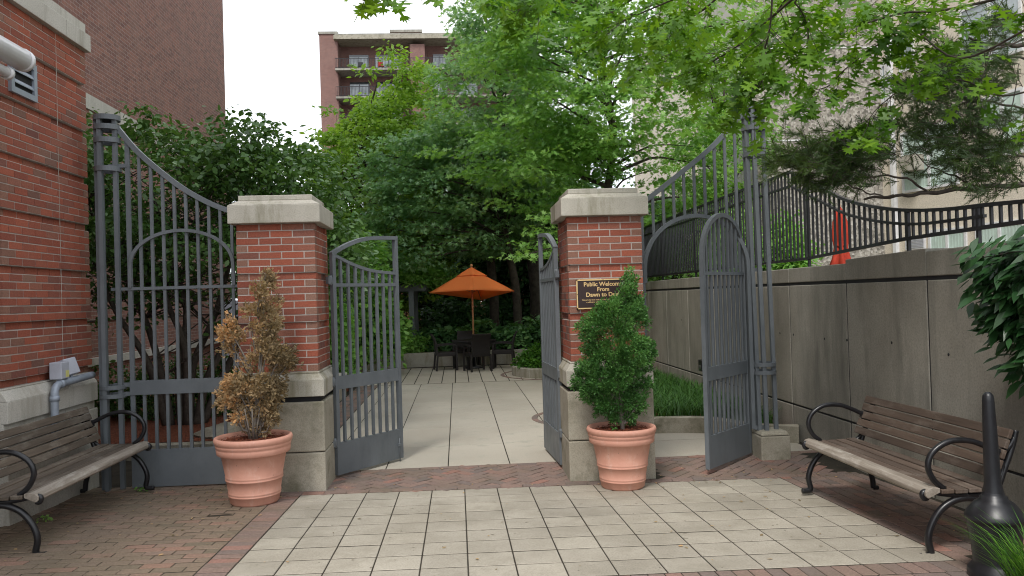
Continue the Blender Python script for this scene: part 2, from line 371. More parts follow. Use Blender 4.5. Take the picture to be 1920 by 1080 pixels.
def crown_points(c, rx, ry, rz, n, rng, lump=.35, inner=.35, cut=None, gap=-.25, seed=0):
    out = []
    while len(out) < n:
        v = rng.normal(size=3); v /= np.linalg.norm(v)
        r = inner+(1-inner)*rng.random()**.6
        nz = noise.noise(Vector(v*1.7)+Vector((seed, 0, 0)))
        r *= 1+lump*nz
        p = np.array([c[0]+v[0]*r*rx, c[1]+v[1]*r*ry, c[2]+v[2]*r*rz])
        if noise.noise(Vector(p*.9)+Vector((seed*3.1, 5, 1))) < gap: continue
        if cut is not None and not cut(p): continue
        out.append(p)
    return np.array(out)
def make_tree(name, label, cat, base, top, r0, c, rad, ncl, per, cr, size, T, mat, bark='bark', seed=1, group=None, lump=.35, inner=.35, cut=None, gap=-.25, flat=.4, droop=.25, lowest=.25, nbranch=90, extra=None, drop=(.12, .22)):
    rng = np.random.default_rng(seed); root = thing(name, label, cat, base, 0, group)
    b = Vector(base); t = Vector(top)-b
    w = MB()
    mid = [b+t*k/6+Vector((rng.normal()*.05*k, rng.normal()*.05*k, 0)) for k in range(7)]
    mid = [p-b for p in mid]
    w.tube(smooth_pts(mid, 3), [max(.02, r0*(1.25 if i == 0 else 1)*(1-.85*i/18)) for i in range(19)], 10)
    C = crown_points(c, *rad, ncl, rng, lump, inner, cut, gap, seed)
    if extra is not None: C = np.vstack([C, np.array(extra)])
    sel = rng.permutation(len(C))[:nbranch]
    tl = t.length
    for i in sel:
        q = Vector(C[i])-b
        h = min(.96, max(lowest, (q.z/t.z)-drop[0]-drop[1]*rng.random()))
        k = h*6; s = mid[int(k)].lerp(mid[min(6, int(k)+1)], k-int(k))
        mm = s.lerp(q, .5)+Vector((rng.normal()*.12, rng.normal()*.12, .12+rng.random()*.2))
        L = (q-s).length; r = min(r0*.4, .012+L*.014)
        w.tube(smooth_pts([s, s.lerp(mm, .5)+Vector((0, 0, .06)), mm, q], 3), [r*(1-.8*j/9) for j in range(10)], 5, cap=False)
    w.build('trunk', M[bark], root)
    P, A, Nn, S, rn = clump_leaves(C, cr, per, rng, size, flat, droop, np.array(c))
    leaf_mesh('crown', P-np.array(base), A, Nn, S, T, rn, M[mat], root)
    return root

# ================================================================== THE SETTING
# ground sheet
def ground_sheet():
    xs = sorted(set([-300,-120,-60,-30,-15,-8]+[x*.5 for x in range(-10, 9)]+[6,8,15,30,60,120,300]))
    ys = sorted(set([-300,-100,-30,-8,-2]+[y*.4 for y in range(0, 18)]+[7.5+.1*k for k in range(12)]+[9,10,11]+[13,15,18,22,30,50,90,160,400,900]))
    v = [(x, y, G(max(-4.5,min(4.2,x)), max(0, min(y, 20)))-.004) for y in ys for x in xs]; n = len(xs)
    f = [(j*n+i, j*n+i+1, (j+1)*n+i+1, (j+1)*n+i) for j in range(len(ys)-1) for i in range(n-1)]
    b = MB(); b.add(v, f, .5); return tag(b.build('ground', M['joint']), kind='structure')
ground_sheet()
def piece(b, x0, x1, y0, y1, gap=.004, th=.014, dz=.0015, rnd=None, ang=None, cx=0, cy=0, gym=2.0, lift=0):
    """one paving unit lying on the sloping court (optionally rotated about cx,cy)"""
    g = gap; gy = g*(gym if ang is None else 1.6); cs = [(x0+g, y0+gy), (x1-g, y0+gy), (x1-g, y1-gy), (x0+g, y1-gy)]
    if ang is not None:
        ca, sa = math.cos(ang), math.sin(ang); cs = [(cx+(x-cx)*ca-(y-cy)*sa, cy+(x-cx)*sa+(y-cy)*ca) for x, y in cs]
    h = random.gauss(0, dz*.6)+lift; tx = random.gauss(0, dz*.6); q = .003
    mx = sum(c[0] for c in cs)/4; my = sum(c[1] for c in cs)/4
    bot = [(x, y, G(x, y)-.03) for x, y in cs]
    mid_ = [(x, y, G(x, y)+h+tx*(i-1.5)*.5-.003) for i, (x, y) in enumerate(cs)]
    top = [(x+(mx-x)*q/max(.05, abs(mx-x)), y+(my-y)*q/max(.05, abs(my-y)), z+.003) for x, y, z in mid_]
    b.add(bot+mid_+top, [(0,1,5,4),(1,2,6,5),(2,3,7,6),(3,0,4,7),(4,5,9,8),(5,6,10,9),(6,7,11,10),(7,4,8,11),(8,9,10,11)], rnd)
# concrete pavers of the court
X0, Y1, S_ = -1.503, 7.5876, .305
b = MB()
for i in range(15):
    for j in range(9):
        piece(b, X0+i*S_, X0+(i+1)*S_, Y1-(j+1)*S_, Y1-j*S_, gap=.0045, dz=.001, gym=2.3)
tag(b.build('forecourt_paving', M['paver_slab']), 'grid of square grey concrete pavers', kind='structure')
XR = X0+15*S_; YB = Y1-9*S_
# brick borders
b = MB()
y = 1.5
while y < Y1+.1:  # header strip left of the pavers
    piece(b, X0-.21, X0-.004, y, y+.103, gap=.0028, dz=.0015); y += .1045
x = X0
while x < XR+.9:  # soldier strip nearest the camera, and the field in front of it
    piece(b, x, x+.103, YB-.21, YB-.004, gap=.0028); x += .1045
yy = YB-.215
row = 0
while yy > 2.2:
    x = X0-(.1 if row % 2 else 0)
    while x < 4.0: piece(b, x, x+.206, yy-.103, yy, gap=.0028); x += .208
    yy -= .105; row += 1
x = XR+.006  # strip beside the retaining wall
row = 0
while x < 3.86:
    y = YB-.01+(.1 if row % 2 else 0)
    while y < 7.55: piece(b, x, x+.103, y, y+.206, gap=.0028); y += .208
    x += .105; row += 1
tag(b.build('brick_edging', M['paver_brick']), 'reddish brown brick borders round the concrete pavers', kind='structure')
b = MB(); y = 2.0; row = 0
while y < 8.3:
    off = 0 if row % 2 else .1
    x = X0-.215-off if off else X0-.215
    if off: piece(b, X0-.215-.098, X0-.215, y, y+.1, gap=.0028)
    while x > -3.75:
        piece(b, max(x-.206, -3.72), x, y, y+.1, gap=.0028, dz=.0022); x -= .208
    y += .1035; row += 1
tag(b.build('brick_pavement', M['paver_brick_mossy']), 'mossy brown running bond brick paving beside the left bench', kind='structure')
# herringbone threshold band
b = MB(); u = .1015; a45 = math.pi/4
TY0, TY1 = Y1+.004, 8.62
for i in range(-60, 60):
    for j in range(-60, 60):
        m_ = (i-j) % 4
        if m_ == 0: rc = (i*u, (i+2)*u, j*u, (j+1)*u)
        elif m_ == 2: rc = (i*u, (i+1)*u, (j-1)*u, (j+1)*u)
        else: continue
        cx, cy = (rc[0]+rc[1])/2, (rc[2]+rc[3])/2
        wx, wy = cx*math.cos(a45)-cy*math.sin(a45)+1, cx*math.sin(a45)+cy*math.cos(a45)+8.1
        if not (-1.72 < wx < 3.75 and TY0+.04 < wy < TY1-.04): continue
        if 1.05 < wx < 1.95 and wy > 7.75: continue
        if wx < -1.27 and wy > 7.76: continue
        hx, hy = (rc[1]-rc[0])/2, (rc[3]-rc[2])/2
        piece(b, wx-hx, wx+hx, wy-hy, wy+hy, gap=.003, ang=a45, cx=wx, cy=wy, dz=.0018)
for (ya, yb_) in ((TY0, TY0+.1), (TY1-.1, TY1)):
    x = X0-.2 if ya == TY0 else -1.27
    while x < 3.8: piece(b, x, x+.205, ya, yb_, gap=.003, lift=.006); x += .207
tag(b.build('brick_threshold', M['paver_brick']), 'herringbone brick band across the gateway', kind='structure')
# path slabs beyond
b = MB()
xs = [-2.1, -1.475, -.81, -.145, .52, 1.185, 2.3]; ys = [8.63, 9.87, 11.28, 12.69, 14.1, 15.6, 17.2]
for i in range(len(xs)-1):
    for j in range(len(ys)-1):
        if i == 0: x0, x1 = -1.72, xs[1]
        else: x0, x1 = xs[i], xs[i+1]
        piece(b, x0, x1, ys[j], ys[j+1], gap=.0055, dz=.0006, gym=1.6)
x = -3.6
while x < 3.4:
    piece(b, x, x+.29, 17.25, 19.2, gap=.008, dz=.0005); piece(b, x, x+.29, 19.2, 21.3, gap=.008, dz=.0005); x += .293
piece(b, 2.0, 3.9, 8.63, 9.6, gap=.006); piece(b, 2.0, 3.9, 9.6, 10.4, gap=.006)
tag(b.build('garden_path', M['path_slab']), 'pale concrete slab path running back to the umbrella', kind='structure')
b = MB(); y = 8.7
while y < 17.2:
    piece(b, -1.93, -1.725, y, y+.103, gap=.003); piece(b, -2.14, -1.935, y, y+.103, gap=.003); y += .1045
for a in range(-75, 250, 5):   # brick rings round the two circular planters
    for (cx, cy, r) in ((2.02, 11.7, .93), (2.5, 18.5, 1.5)):
        aa = R(a); x = cx+r*math.cos(aa+math.pi/2); yv = cy+r*math.sin(aa+math.pi/2)
        piece(b, x-.1, x+.1, yv-.045, yv+.045, gap=.002, ang=aa+math.pi/2+math.pi/2, cx=x, cy=yv, dz=.002)
o = b.build('brick_path_edging', M['paver_brick']); o.location.z = .006
tag(o, 'brick strip along the left side of the garden path', kind='structure')

# garden beds (mulch)
def bed(poly, z, name='mulch_bed'):
    b = MB(); n = len(poly)
    b.add([(x, y, z) for x, y in poly]+[(x, y, z-.5) for x, y in poly], [tuple(range(n))]+[(i, n+i, n+(i+1) % n, (i+1) % n) for i in range(n)], .5)
    return tag(b.build(name, M['mulch']), kind='structure')
bed([(-6.0, 10.05), (-2.3, 9.85), (-2.25, 16.5), (-3.2, 18.2), (-6.0, 18.5)], .17)
bed([(-3.0, 21.75), (3.3, 21.75), (5, 19), (12, 19), (12, 60), (-12, 60), (-6.0, 19.0), (-4.6, 19.0)], .36)
bed([(2.0, 10.12), (2.55, 10.2), (3.1, 10.08), (3.32, 9.75), (3.57, 9.37), (3.95, 9.17), (3.95, 18), (2.3, 18)], .10)
# raised terrace behind the retaining wall
b = MB(); b.box(4.2, 60, -5, 60, -1, 2.0)
tag(b.build('terrace', M['soil']), kind='structure')

# ================================================================== WALLS AND BUILDINGS
def brick_run(b, axis, pos, u0, u1, z0, ncourse, depth, L=.2115, H=.068, recess=lambda k: 0, out=1, tan=True, phase=0):
    """courses of single bricks. axis 'y': face looks along -Y/+Y at y=pos; axis 'x': face at x=pos. out: sign of the outward normal"""
    for k in range(ncourse):
        z = z0+k*H; rc = recess(k); p = pos-out*rc; q = p-out*depth
        u = u0-(L/2 if (k+phase) % 2 else 0)
        while u < u1-.012:
            a = max(u, u0); c = min(u+L, u1); u += L
            if c-a < .02: continue
            short = (c-a) < L*.7
            rn = random.random()*.80 if random.random() < .95 else .88+random.random()*.08
            if short and tan and random.random() < .8: rn = .93+random.random()*.07
            ja = .005 if a > u0 else 0; jc = .005 if c < u1 else 0
            w = random.gauss(0, .0008)
            lo, hi = sorted((p+w*out, q))
            if axis == 'y': b.box(a+ja, c-jc, lo, hi, z+.0055, z+H-.0055, rn)
            else: b.box(lo, hi, a+ja, c-jc, z+.005, z+H-.005, rn)
# ---- gate pillars
def pillar(x0, y0, label, seed):
    random.seed(seed); W = .74; root = thing('brick_pillar', label, 'pillar', (x0, y0, 0), 0, 'brick gate pillars'); zb = 1.14
    b = MB(); g = .055
    b.box(-g, W+g, -g, W+g, -.1, .372); b.box(-g, W+g, -g, W+g, .380, .855)
    o = b.build('base', M['stone_base'], root, .012)
    b = MB(); b.box(-g+.035, W+g-.035, -g+.035, W+g-.035, .36, .94); b.build('joint', M['dark'], root)
    b = MB(); b.box(-g-.005, W+g+.005, -g-.005, W+g+.005, .905, 1.055)
    b.frustum(-g-.005, W+g+.005, -g-.005, W+g+.005, 1.055, -.012, W+.012, -.012, W+.012, 1.12)
    b.box(-.012, W+.012, -.012, W+.012, 1.12, zb); b.build('base_moulding', M['stone'], root, .006)
    b = MB(); d = .1
    rec = lambda k: .02 if k % 7 == 6 else 0
    brick_run(b, 'y', 0, 0, W, zb, 21, d, recess=rec, out=-1)
    brick_run(b, 'y', W, 0, W, zb, 21, d, recess=rec, out=1, phase=1)
    for k in range(21):
        r = rec(k)
        for side in (0, 1):
            u = d+.008; first = (k % 2)
            while u < W-d-.03:
                L = .1 if first else .2; first = 0; e = min(u+L, W-d-.008)
                xx = (r, d) if side == 0 else (W-d, W-r)
                b.box(xx[0], xx[1], u, e, zb+k*.068+.005, zb+(k+1)*.068-.005, random.random()*.9); u = e+.01
    b.build('brick_shaft', M['brick'], root)
    b = MB(); q = .003
    for k in range(21):
        r = rec(k)+q; b.box(r, W-r, r, W-r, zb+k*.068, zb+(k+1)*.068, .5)
    b.build('mortar', M['mortar'], root)
    b = MB(); z = zb+21*.068; e = .062
    b.box(-e, W+e, -e, W+e, z, z+.175); b.frustum(-e, W+e, -e, W+e, z+.175, .02, W-.02, .02, W-.02, z+.225)
    b.box(.02, W-.02, .02, W-.02, z+.225, z+.275); b.build('capstone', M['stone_cap'], root, .007)
    return root
PL = pillar(-2.085, 7.80, 'brick pillar with pale stone cap behind the dry brown potted conifer', 11)
PR = pillar(1.10, 7.80, 'brick pillar with a stone cap and a brown plaque, behind the green potted topiary', 12)

# ---- plaque
pq = thing('plaque', 'brown plaque with gold lettering Public Welcome From Dawn to Dusk on the right pillar', 'sign', (1.17, 7.787, 1.655))
b = MB(); b.box(0, .53, -.008, .012, 0, .29); b.build('board', M['bronze'], pq)
b = MB()
for a in ((0, .53, 0, .012), (0, .53, .278, .29), (0, .012, .0, .29), (.518, .53, 0, .29)): b.box(a[0], a[1], -.014, -.0085, a[2], a[3])
b.build('border', M['gold'], pq)
def text(s, x, z, size, parent, name='lettering', y=-.0095, bold=.0, mat='gold'):
    cu = bpy.data.curves.new(name, 'FONT'); cu.body = s; cu.size = size; cu.align_x = 'CENTER'; cu.extrude = .0008; cu.offset = bold
    cu.resolution_u = 3
    t = bpy.data.objects.new(name, cu); COL.objects.link(t); bpy.context.view_layer.update()
    me = bpy.data.meshes.new_from_object(t.evaluated_get(bpy.context.evaluated_depsgraph_get()))
    bpy.data.objects.remove(t)
    me.materials.clear(); me.materials.append(M[mat]); o = bpy.data.objects.new(name, me); COL.objects.link(o); o.parent = parent
    o.location = (x, y, z); o.rotation_euler = (math.pi/2, 0, 0); return o
text('Public Welcome', .265, .222, .058, pq, bold=.0012); text('From', .265, .172, .056, pq, bold=.0012); text('Dawn to Dusk', .265, .120, .058, pq, bold=.0012)
text('This park has been made available to the community through', .265, .083, .0172, pq, bold=.0003)
text('a public/private partnership between the owners', .265, .061, .0172, pq, bold=.0003); text('and the community', .265, .039, .0172, pq, bold=.0003)
for px_, pz in ((.265, .284), (.006, .145), (.524, .145)):
    b = MB(); b.tube([(px_, -.0145, pz), (px_, -.017, pz)], .004, 8); b.build('screw', M['dark'], pq)

# ---- low brick podium on the left, with stone base and coping
random.seed(5)
root = thing('brick_building', 'red brick building corner with pale stone base at the left edge', 'building', (-3.72, 6.85, 0))
b = MB(); recp = lambda k: .04 if k % 7 == 0 else 0
YE = 8.43
brick_run(b, 'x', 0, 0, YE-6.85, 1.165, 48, .1, recess=recp, out=1)
brick_run(b, 'x', 0, -5.0, 0-.0, 1.165+35*.068, 13, .1, recess=recp, out=1)
brick_run(b, 'y', 0, -.9, -.102, 1.165, 35, .1, recess=lambda k: .0, out=-1)
brick_run(b, 'y', YE-6.85, -1.5, -.102, 1.165, 48, .1, out=1)
b.build('brick_facing', M['brick'], root)
b = MB(); b.box(-2.3, -.045, .006, YE-6.85-.006, 0, 4.43, .5); b.box(-2.3, -.045, -5, .006, 1.165+35*.068+.004, 4.43, .5)
b.box(-2.3, -.9, -5, .006, 0, 3.6, .4)
for k in range(7):
    zz0 = 1.165+(7*k+1)*.068; zz1 = min(4.43, 1.165+(7*k+7)*.068)
    b.box(-.05, -.004, .006, YE-6.85-.006, zz0, zz1, .5)
    if k >= 5: b.box(-.05, -.004, -5, .005, zz0, zz1, .5)
b.build('mortar', M['mortar'], root)
b = MB()
for (y0, y1) in ((-5, 1.1), (1.104, YE-6.85+.03)):
    b.box(-1.2, .05, y0, y1, 4.43, 4.60); b.box(-1.2, .0, y0, y1, 4.603, 4.72)
b.build('stone_coping', M['stone_pale'], root, .006)
b = MB()
for (y0, y1) in ((-.06, .98), (.984, YE-6.85)):
    b.box(-.9, .045, y0, y1, -.1, .80); b.box(-.9, .015, y0, y1, .80, .88)
    b.box(-.9, .05, y0, y1, .88, 1.06); b.hexa([(-.9,y0,1.06),(.05,y0,1.06),(.05,y1,1.06),(-.9,y1,1.06)], [(-.9,y0,1.15),(-.005,y0,1.15),(-.005,y1,1.15),(-.9,y1,1.15)])
    b.box(-.9, -.005, y0, y1, 1.15, 1.165)
b.build('stone_base', M['stone_pale'], root, .005)
b = MB(); b.box(-.002, .001, .980, .985, 1.17, 4.42); b.build('sealant_joint', M['stone_pale'], root)
b = MB(); b.box(-2.2, .0, -5, .0, 3.47, 3.535); b.build('soffit', M['stone_base'], root)
# louvred vent in the wall
v = thing('wall_vent', 'square blue-grey louvred vent frame set in the brick wall at upper left', 'vent', (-3.72, 7.0, 3.66))
b = MB(); t = .05
b.box(-.02, .03, 0, .42, 0, t); b.box(-.02, .03, 0, .42, .33-t, .33); b.box(-.02, .03, 0, t, t, .33-t); b.box(-.02, .03, .42-t, .42, t, .33-t)
b.build('frame', M['pipe'], v)
b = MB(); b.box(-.01, .006, t, .42-t, t, .33-t); b.build('backing', M['dark'], v)
for k in range(2):
    b = MB(); z = .12+k*.10; b.hexa([(.006,t,z),(.026,t,z-.03),(.026,.42-t,z-.03),(.006,.42-t,z)], [(.006,t,z+.012),(.026,t,z-.018),(.026,.42-t,z-.018),(.006,.42-t,z+.012)]); b.build('slat', M['pipe'], v)
v = thing('exhaust_pipe', 'thick white horizontal pipe fixed high on the brick wall above the vent', 'pipe', (-3.50, 6.84, 3.86))
b = MB(); b.tube([(0, -4.5, 0), (0, -.05, 0)], .088, 20); b.build('tube', M['white_pipe'], v)
b = MB(); b.tube([(0, -.05, 0), (0, 0, 0)], [.094, .092], 20); b.build('collar', M['white_pipe'], v)
b = MB(); b.tube([(-.22, -.3, 0), (-.06, -.3, 0)], .015, 8); b.build('bracket', M['pipe'], v)
v = thing('thin_pipe', 'thinner white pipe running just below the thick white pipe', 'pipe', (-3.52, 6.62, 3.70))
b = MB(); b.tube([(0, -4.3, 0), (0, 0, 0)], .042, 14); b.tube([(0, -.02, 0), (0, .02, 0)], .05, 14); b.build('tube', M['white_pipe'], v)
b = MB(); b.tube([(-.2, -.1, 0), (-.03, -.1, 0)], .012, 8); b.build('bracket', M['pipe'], v)
# conduit at the stone base
v = thing('conduit', 'grey bent conduit pipe over the stone base beside the left bench', 'pipe', (-3.62, 7.45, 0))
b = MB(); b.tube(smooth_pts([(0,0,.55),(0,0,.7),(0,0,1.0),(0,.015,1.09),(0,.08,1.125),(0,.3,1.135),(0,.75,1.15)], 5), .034, 14); b.build('tube', M['pipe'], v)
b = MB(); b.tube([(0,0,.985),(0,0,1.03)], .041, 14); b.build('coupling', M['pipe'], v)
b = MB(); b.tube([(0,.10,1.127),(0,.14,1.13)], .041, 14); b.build('coupling', M['pipe'], v)
for i, (y, z, rz, lab) in enumerate(((7.60, 1.17, 0, 'grey electrical box with a yellow sticker above the conduit'), (7.80, 1.19, .5, 'tilted pale grey electrical box next to the gate column'))):
    v = thing('electrical_box', lab, 'electrical box', (-3.63, y, z), 0, 'electrical boxes on the conduit')
    b = MB(); b.box(-.07, .04, -.075, .075, 0, .155); o = b.build('housing', M['grey_box'], v, .008)
    if i: v.rotation_euler = (.12, -.3, -.35)
    else:
        b = MB(); b.box(.041, .0435, -.0, .06, .015, .075); b.build('sticker', M['yellow'], v)
    b = MB(); b.tube([(-.01, 0, -.05), (-.01, 0, .01)], .016, 8); b.build('stem', M['pipe'], v)

# ---- tall brick building behind
root = thing('brick_building', 'tall plain red brick wall rising behind the low brick corner', 'building', (-6.1, 22.1, 0))
b = MB(); b.box(-14, 0, -24, 0, 0, 34); b.build('wall', M['wallbrick'], root)
b = MB(); b.box(-.1, .03, -24, 0, 5.17, 5.42); b.build('stone_band', M['stone_pale'], root)
b = MB(); b.box(-.1, .06, -14, -.02, .86, .99); b.build('stone_ledge', M['stone_pale'], root)
b = MB()
for k in range(4): b.box(-.1, .02, -24, -.01, 1.6+k*.48, 1.615+k*.48)
b.build('brick_reveal', M['dark'], root)
v = thing('utility_cabinet', 'pale blue-grey metal cabinet seen through the left fixed gate', 'cabinet', (-5.35, 19.5, .17))
b = MB(); b.box(-.2, .2, -.15, .15, 0, 1.75); b.build('housing', M['grey_box'], v, .02)
b = MB(); b.box(.1, .14, -.158, -.151, .8, .95); b.build('handle', M['dark'], v)

# ---- retaining wall on the right
random.seed(9)
root = thing('retaining_wall', 'tall stained concrete retaining wall behind the right bench', 'wall', (3.97, 5, 0))
b = MB(); step = 1.41; ys_ = [6.52-5+step*k for k in range(-4, 10)]
for k in range(len(ys_)-1):
    y0, y1 = ys_[k]+.011, ys_[k+1]-.011
    for (z0, z1) in ((-.3, .405), (.425, 1.83)): b.box(0, .2, y0, y1, z0, z1)
b.build('panel', M['concrete_dark'], root, .008)
b = MB(); b.box(.009, .19, ys_[0], ys_[-1], -.3, 2.0); b.build('backing', M['dark'], root)
b = MB()
for k in range(len(ys_)-1):
    y0, y1 = ys_[k]+.004, ys_[k+1]-.004
    b.hexa([(-.0,y0,1.865),(.24,y0,1.865),(.24,y1,1.865),(-.0,y1,1.865)], [(0,y0,2.10 if ys_[k]<2 else 2.035),(.24,y0,2.10 if ys_[k]<2 else 2.035),(.24,y1,2.075 if ys_[k]<2 else 2.035),(0,y1,2.075 if ys_[k]<2 else 2.035)])
b.build('coping', M['concrete_dark'], root, .008)
for (y, z) in ((4.65,1.25),(4.25,1.25),(3.45,1.24),(2.95,1.25),(2.1,1.27),(1.25,1.22),(5.6,1.25),(6.4,1.24),(.6,1.3),(7.8,1.3),(9,1.3)):
    b = MB(); b.tube([(.004, y, z), (-.0015, y, z)], .013, 10); b.build('tie_hole', M['dark'], root)
# low ledge at the foot of the wall behind the bench and the planting
v = thing('kerb', 'concrete kerb edging the grass bed behind the right pillar', 'kerb', (2.0, 10.1, 0))
b = MB(); pts = [(0,0),(.55,.08),(1.1,-.05),(1.3,-.35),(1.55,-.75),(1.95,-.95)]
pp = smooth_pts([(x, y, .085) for x, y in pts], 4); b.sweep(pp, (0,0,1), .17, .21); b.build('kerb_stone', M['stone_base'], v)
v = thing('concrete_block', 'squat chamfered concrete block under the right gate column', 'block', (3.31, 8.42, -.06))
b = MB(); b.box(-.15, .17, -.15, .2, 0, .30); b.frustum(-.15,.17,-.15,.2,.305, -.12,.14,-.12,.17,.35); b.build('footing', M['stone_base'], v, .015)

# wall light
v = thing('wall_light', 'small black box light on the retaining wall behind the arched gate leaf', 'light fixture', (3.93, 12.6, .52))
b = MB(); b.box(-.08, .04, -.09, .09, 0, .18); b.build('housing', M['black'], v, .01)
b = MB(); b.box(-.082, -.079, -.06, .06, .02, .10); b.build('lens', M['glass_dark'], v)

# ---- apartment block far away
S1 = 82/60
def AP(px, py): return at(px, py, 82)
root = thing('apartment_building', 'brick apartment tower with balconies beyond the trees', 'building', (0, 82, 0))
x0 = AP(598, 60).x; xc = AP(632, 60).x; x1 = AP(1000, 60).x; zt = AP(612, 64).z; zs = AP(640, 70).z
b = MB(); b.box(x0, xc, 0, 14, 0, zt); b.box(xc, x1, 2.0, 14, 0, zs-.2); b.build('wall', M['farbrick'], root)
b = MB(); b.box(x0-.1, xc+.05, -.1, 14, zt, zt+.25); b.build('coping', M['concrete_dark'], root)
b = MB(); b.box(xc-.3, x1, -.6, 14, zs-.35, zs+.05); b.build('roof_slab', M['stone_base'], root)
b = MB(); b.box(xc-.2, x1, -.5, 14, zs+.05, zs+.22); b.build('roof_edge', M['concrete_dark'], root)
xa, xb_ = AP(732, 60).x, AP(788, 60).x
b = MB(); b.box(xa, xb_, 1, 6, zs+.3, AP(740, 55).z); o = b.build('penthouse', M['farbrick'], root)
b = MB(); b.box(xa-.15, xb_+.15, .85, 6.2, AP(740, 55).z, AP(740, 50).z); b.build('penthouse_roof', M['concrete_dark'], root)
fh = 2.85
for fl in range(7):
    zf = AP(640, 133).z-fl*fh
    b = MB(); b.box(xc-.2, x1, -.7, 2.0, zf-.12, zf+.08); sl = b.build('balcony', M['concrete_dark'], root)
    b = MB()
    b.box(xc-.2, x1, -.66, -.62, zf+1.05, zf+1.1); b.box(xc-.2, x1, -.66, -.62, zf+.14, zf+.18)
    k = xc-.2
    while k < x1: b.box(k, k+.03, -.66, -.63, zf+.1, zf+1.08); k += .14
    b.build('railing', M['blackfence'], sl)
    for (xa_, xb2) in ((.9, 2.9), (3.6, 6.3), (9.6, 11.0), (12.2, 14.2)):
        b = MB(); b.box(xc+xa_, xc+xb2, 1.93, 1.99, zf+.1, zf+2.2); w = b.build('window', M['glass_dark'], root)
        b = MB(); mdl = xc+(xa_+xb2)/2
        b.box(xc+xa_, mdl-.05, 1.90, 1.925, zf+.15, zf+1.95); b.box(mdl+.05, xc+xb2-.1, 1.90, 1.925, zf+.15, zf+1.95); b.build('pane', M['glass'], w)
    b = MB(); b.box(xc+7.3, xc+8.8, -.1, 2.0, zf+.08, zf+fh-.2); b.build('pier', M['farbrick'], root)
# balcony furniture
zf = AP(640, 133).z+.08
for i, (dx, lab) in enumerate(((2.2, 'dark folding chair on the upper balcony by the left window'), (4.3, 'reddish chair on the upper balcony beside the railing'))):
    v = thing('balcony_chair', lab, 'chair', (xc+dx, 82.3, zf), .4*i, 'balcony chairs')
    mm = M['red'] if i else M['black']
    b = MB(); b.box(-.25, .25, -.25, .25, .4, .46); b.build('seat', mm, v)
    b = MB(); b.box(-.25, .25, .2, .25, .46, .95); b.build('backrest', mm, v)
    for sx in (-.22, .22):
        for sy in (-.22, .22): b = MB(); b.box(sx-.02, sx+.02, sy-.02, sy+.02, 0, .4); b.build('leg', M['black'], v)
for i, (dx, lab) in enumerate(((1.3, 'small potted plant on the upper balcony near the corner pier'), (5.1, 'potted plant in the middle of the upper balcony'))):
    v = thing('potted_plant', lab, 'potted plant', (xc+dx, 82.1, zf), 0, 'balcony plants')
    b = MB(); b.lathe([(.01,0),(.13,0),(.18,.3),(.15,.3)], 12); b.build('pot', M['terracotta'], v)
    rng = np.random.default_rng(i+90)
    P, A, Nn, S, rn = clump_leaves(np.array([[0, 0, .5]]), .3, 160, rng, .14); leaf_mesh('foliage', P, A, Nn, S, DIAMOND, rn, M['leaf_mid'], v)

# ---- pale building on the right
root = thing('concrete_building', 'pale pebble-textured and cream apartment building behind the black fence', 'building', (0, 0, 2))
def rb(px, py, Y): p = at(px, py, Y); return p.x, p.z-2
xl, _ = rb(1414, 200, 22); xr, _ = rb(1650, 200, 22)
b = MB(); b.box(xl, xr, 22, 32, -1, 16); b.build('aggregate_wall', M['peb'], root)
_, zA = rb(1500, 263, 22); _, zB = rb(1500, 90, 22)
for z in (zA, zB, 2*zB-zA):
    b = MB(); b.box(xl-.02, xr+.01, 21.985, 22.2, z-.02, z+.02); b.build('floor_joint', M['white_frame'], root)
b = MB(); b.box(xl-.12, xl-.002, 21.95, 32, -1, 16); b.build('corner_strip', M['stone_pale'], root)
# cream wing turned towards the court
A_ = Vector((xr, 22, 0)); B_ = Vector((13.9, 14.9, 0)); dv = (B_-A_).normalized(); ang = math.atan2(dv.y, dv.x)
wing = bpy.data.objects.new('cream_wing', None)
def to_wing(b):  # local x along the wall from A_, local -y outward (towards the court)
    c, s = math.cos(ang), math.sin(ang)
    b.v = [(A_.x+x*c-y*s, A_.y+x*s+y*c, z) for x, y, z in b.v]; return b
# outward normal: rotate dv by -90 => faces the camera side
b = MB(); b.box(0, 14, 0, 8, -1, 16); to_wing(b).build('cream_wall', M['cream'], root)
def wpt(px, py):
    """point on the wing plane under a picture position -> (u, z)"""
    d = right*((px-960)/F_PX)+up*(-(py-540)/F_PX)+fwd
    n = Vector((dv.y, -dv.x, 0)); k = n.dot(A_)/n.dot(d); p = d*k
    return (Vector((p.x, p.y, 0))-A_).dot(dv), p.z+CAMZ-2
def wwin(pxa, pya, pxb, pyb, split=True, mat='curtain', name='window'):
    u0, z1 = wpt(pxa, pya); u1, z0_ = wpt(pxb, pyb)
    _, z0 = wpt(pxa, pyb-(pxb-pxa)*-.0) ; z0 = min(z0, z0_)
    b = MB(); t = .07
    b.box(u0, u1, -.05, .0-.002, z0, z0+t); b.box(u0, u1, -.05, -.002, z1-t, z1); b.box(u0, u0+t, -.05, -.002, z0+t, z1-t); b.box(u1-t, u1, -.05, -.002, z0+t, z1-t)
    if split: mdl = (u0+u1)/2; b.box(mdl-.04, mdl+.04, -.05, -.002, z0+t, z1-t)
    w = to_wing(b).build(name, M['white_frame'], root)
    b = MB(); b.box(u0+t, u1-t, -.015, -.004, z0+t, z1-t); to_wing(b).build('pane', M['glass'] if mat == 'glass' else M[mat], w)
    if mat == 'curtain':
        b = MB(); k = u0+t+.03
        while k < u1-t-.04: b.box(k, k+.035, -.022, -.0155, z0+t, z1-t); k += .09
        to_wing(b).build('blind', M['curtain'], w)
    return u0, u1, z0, z1
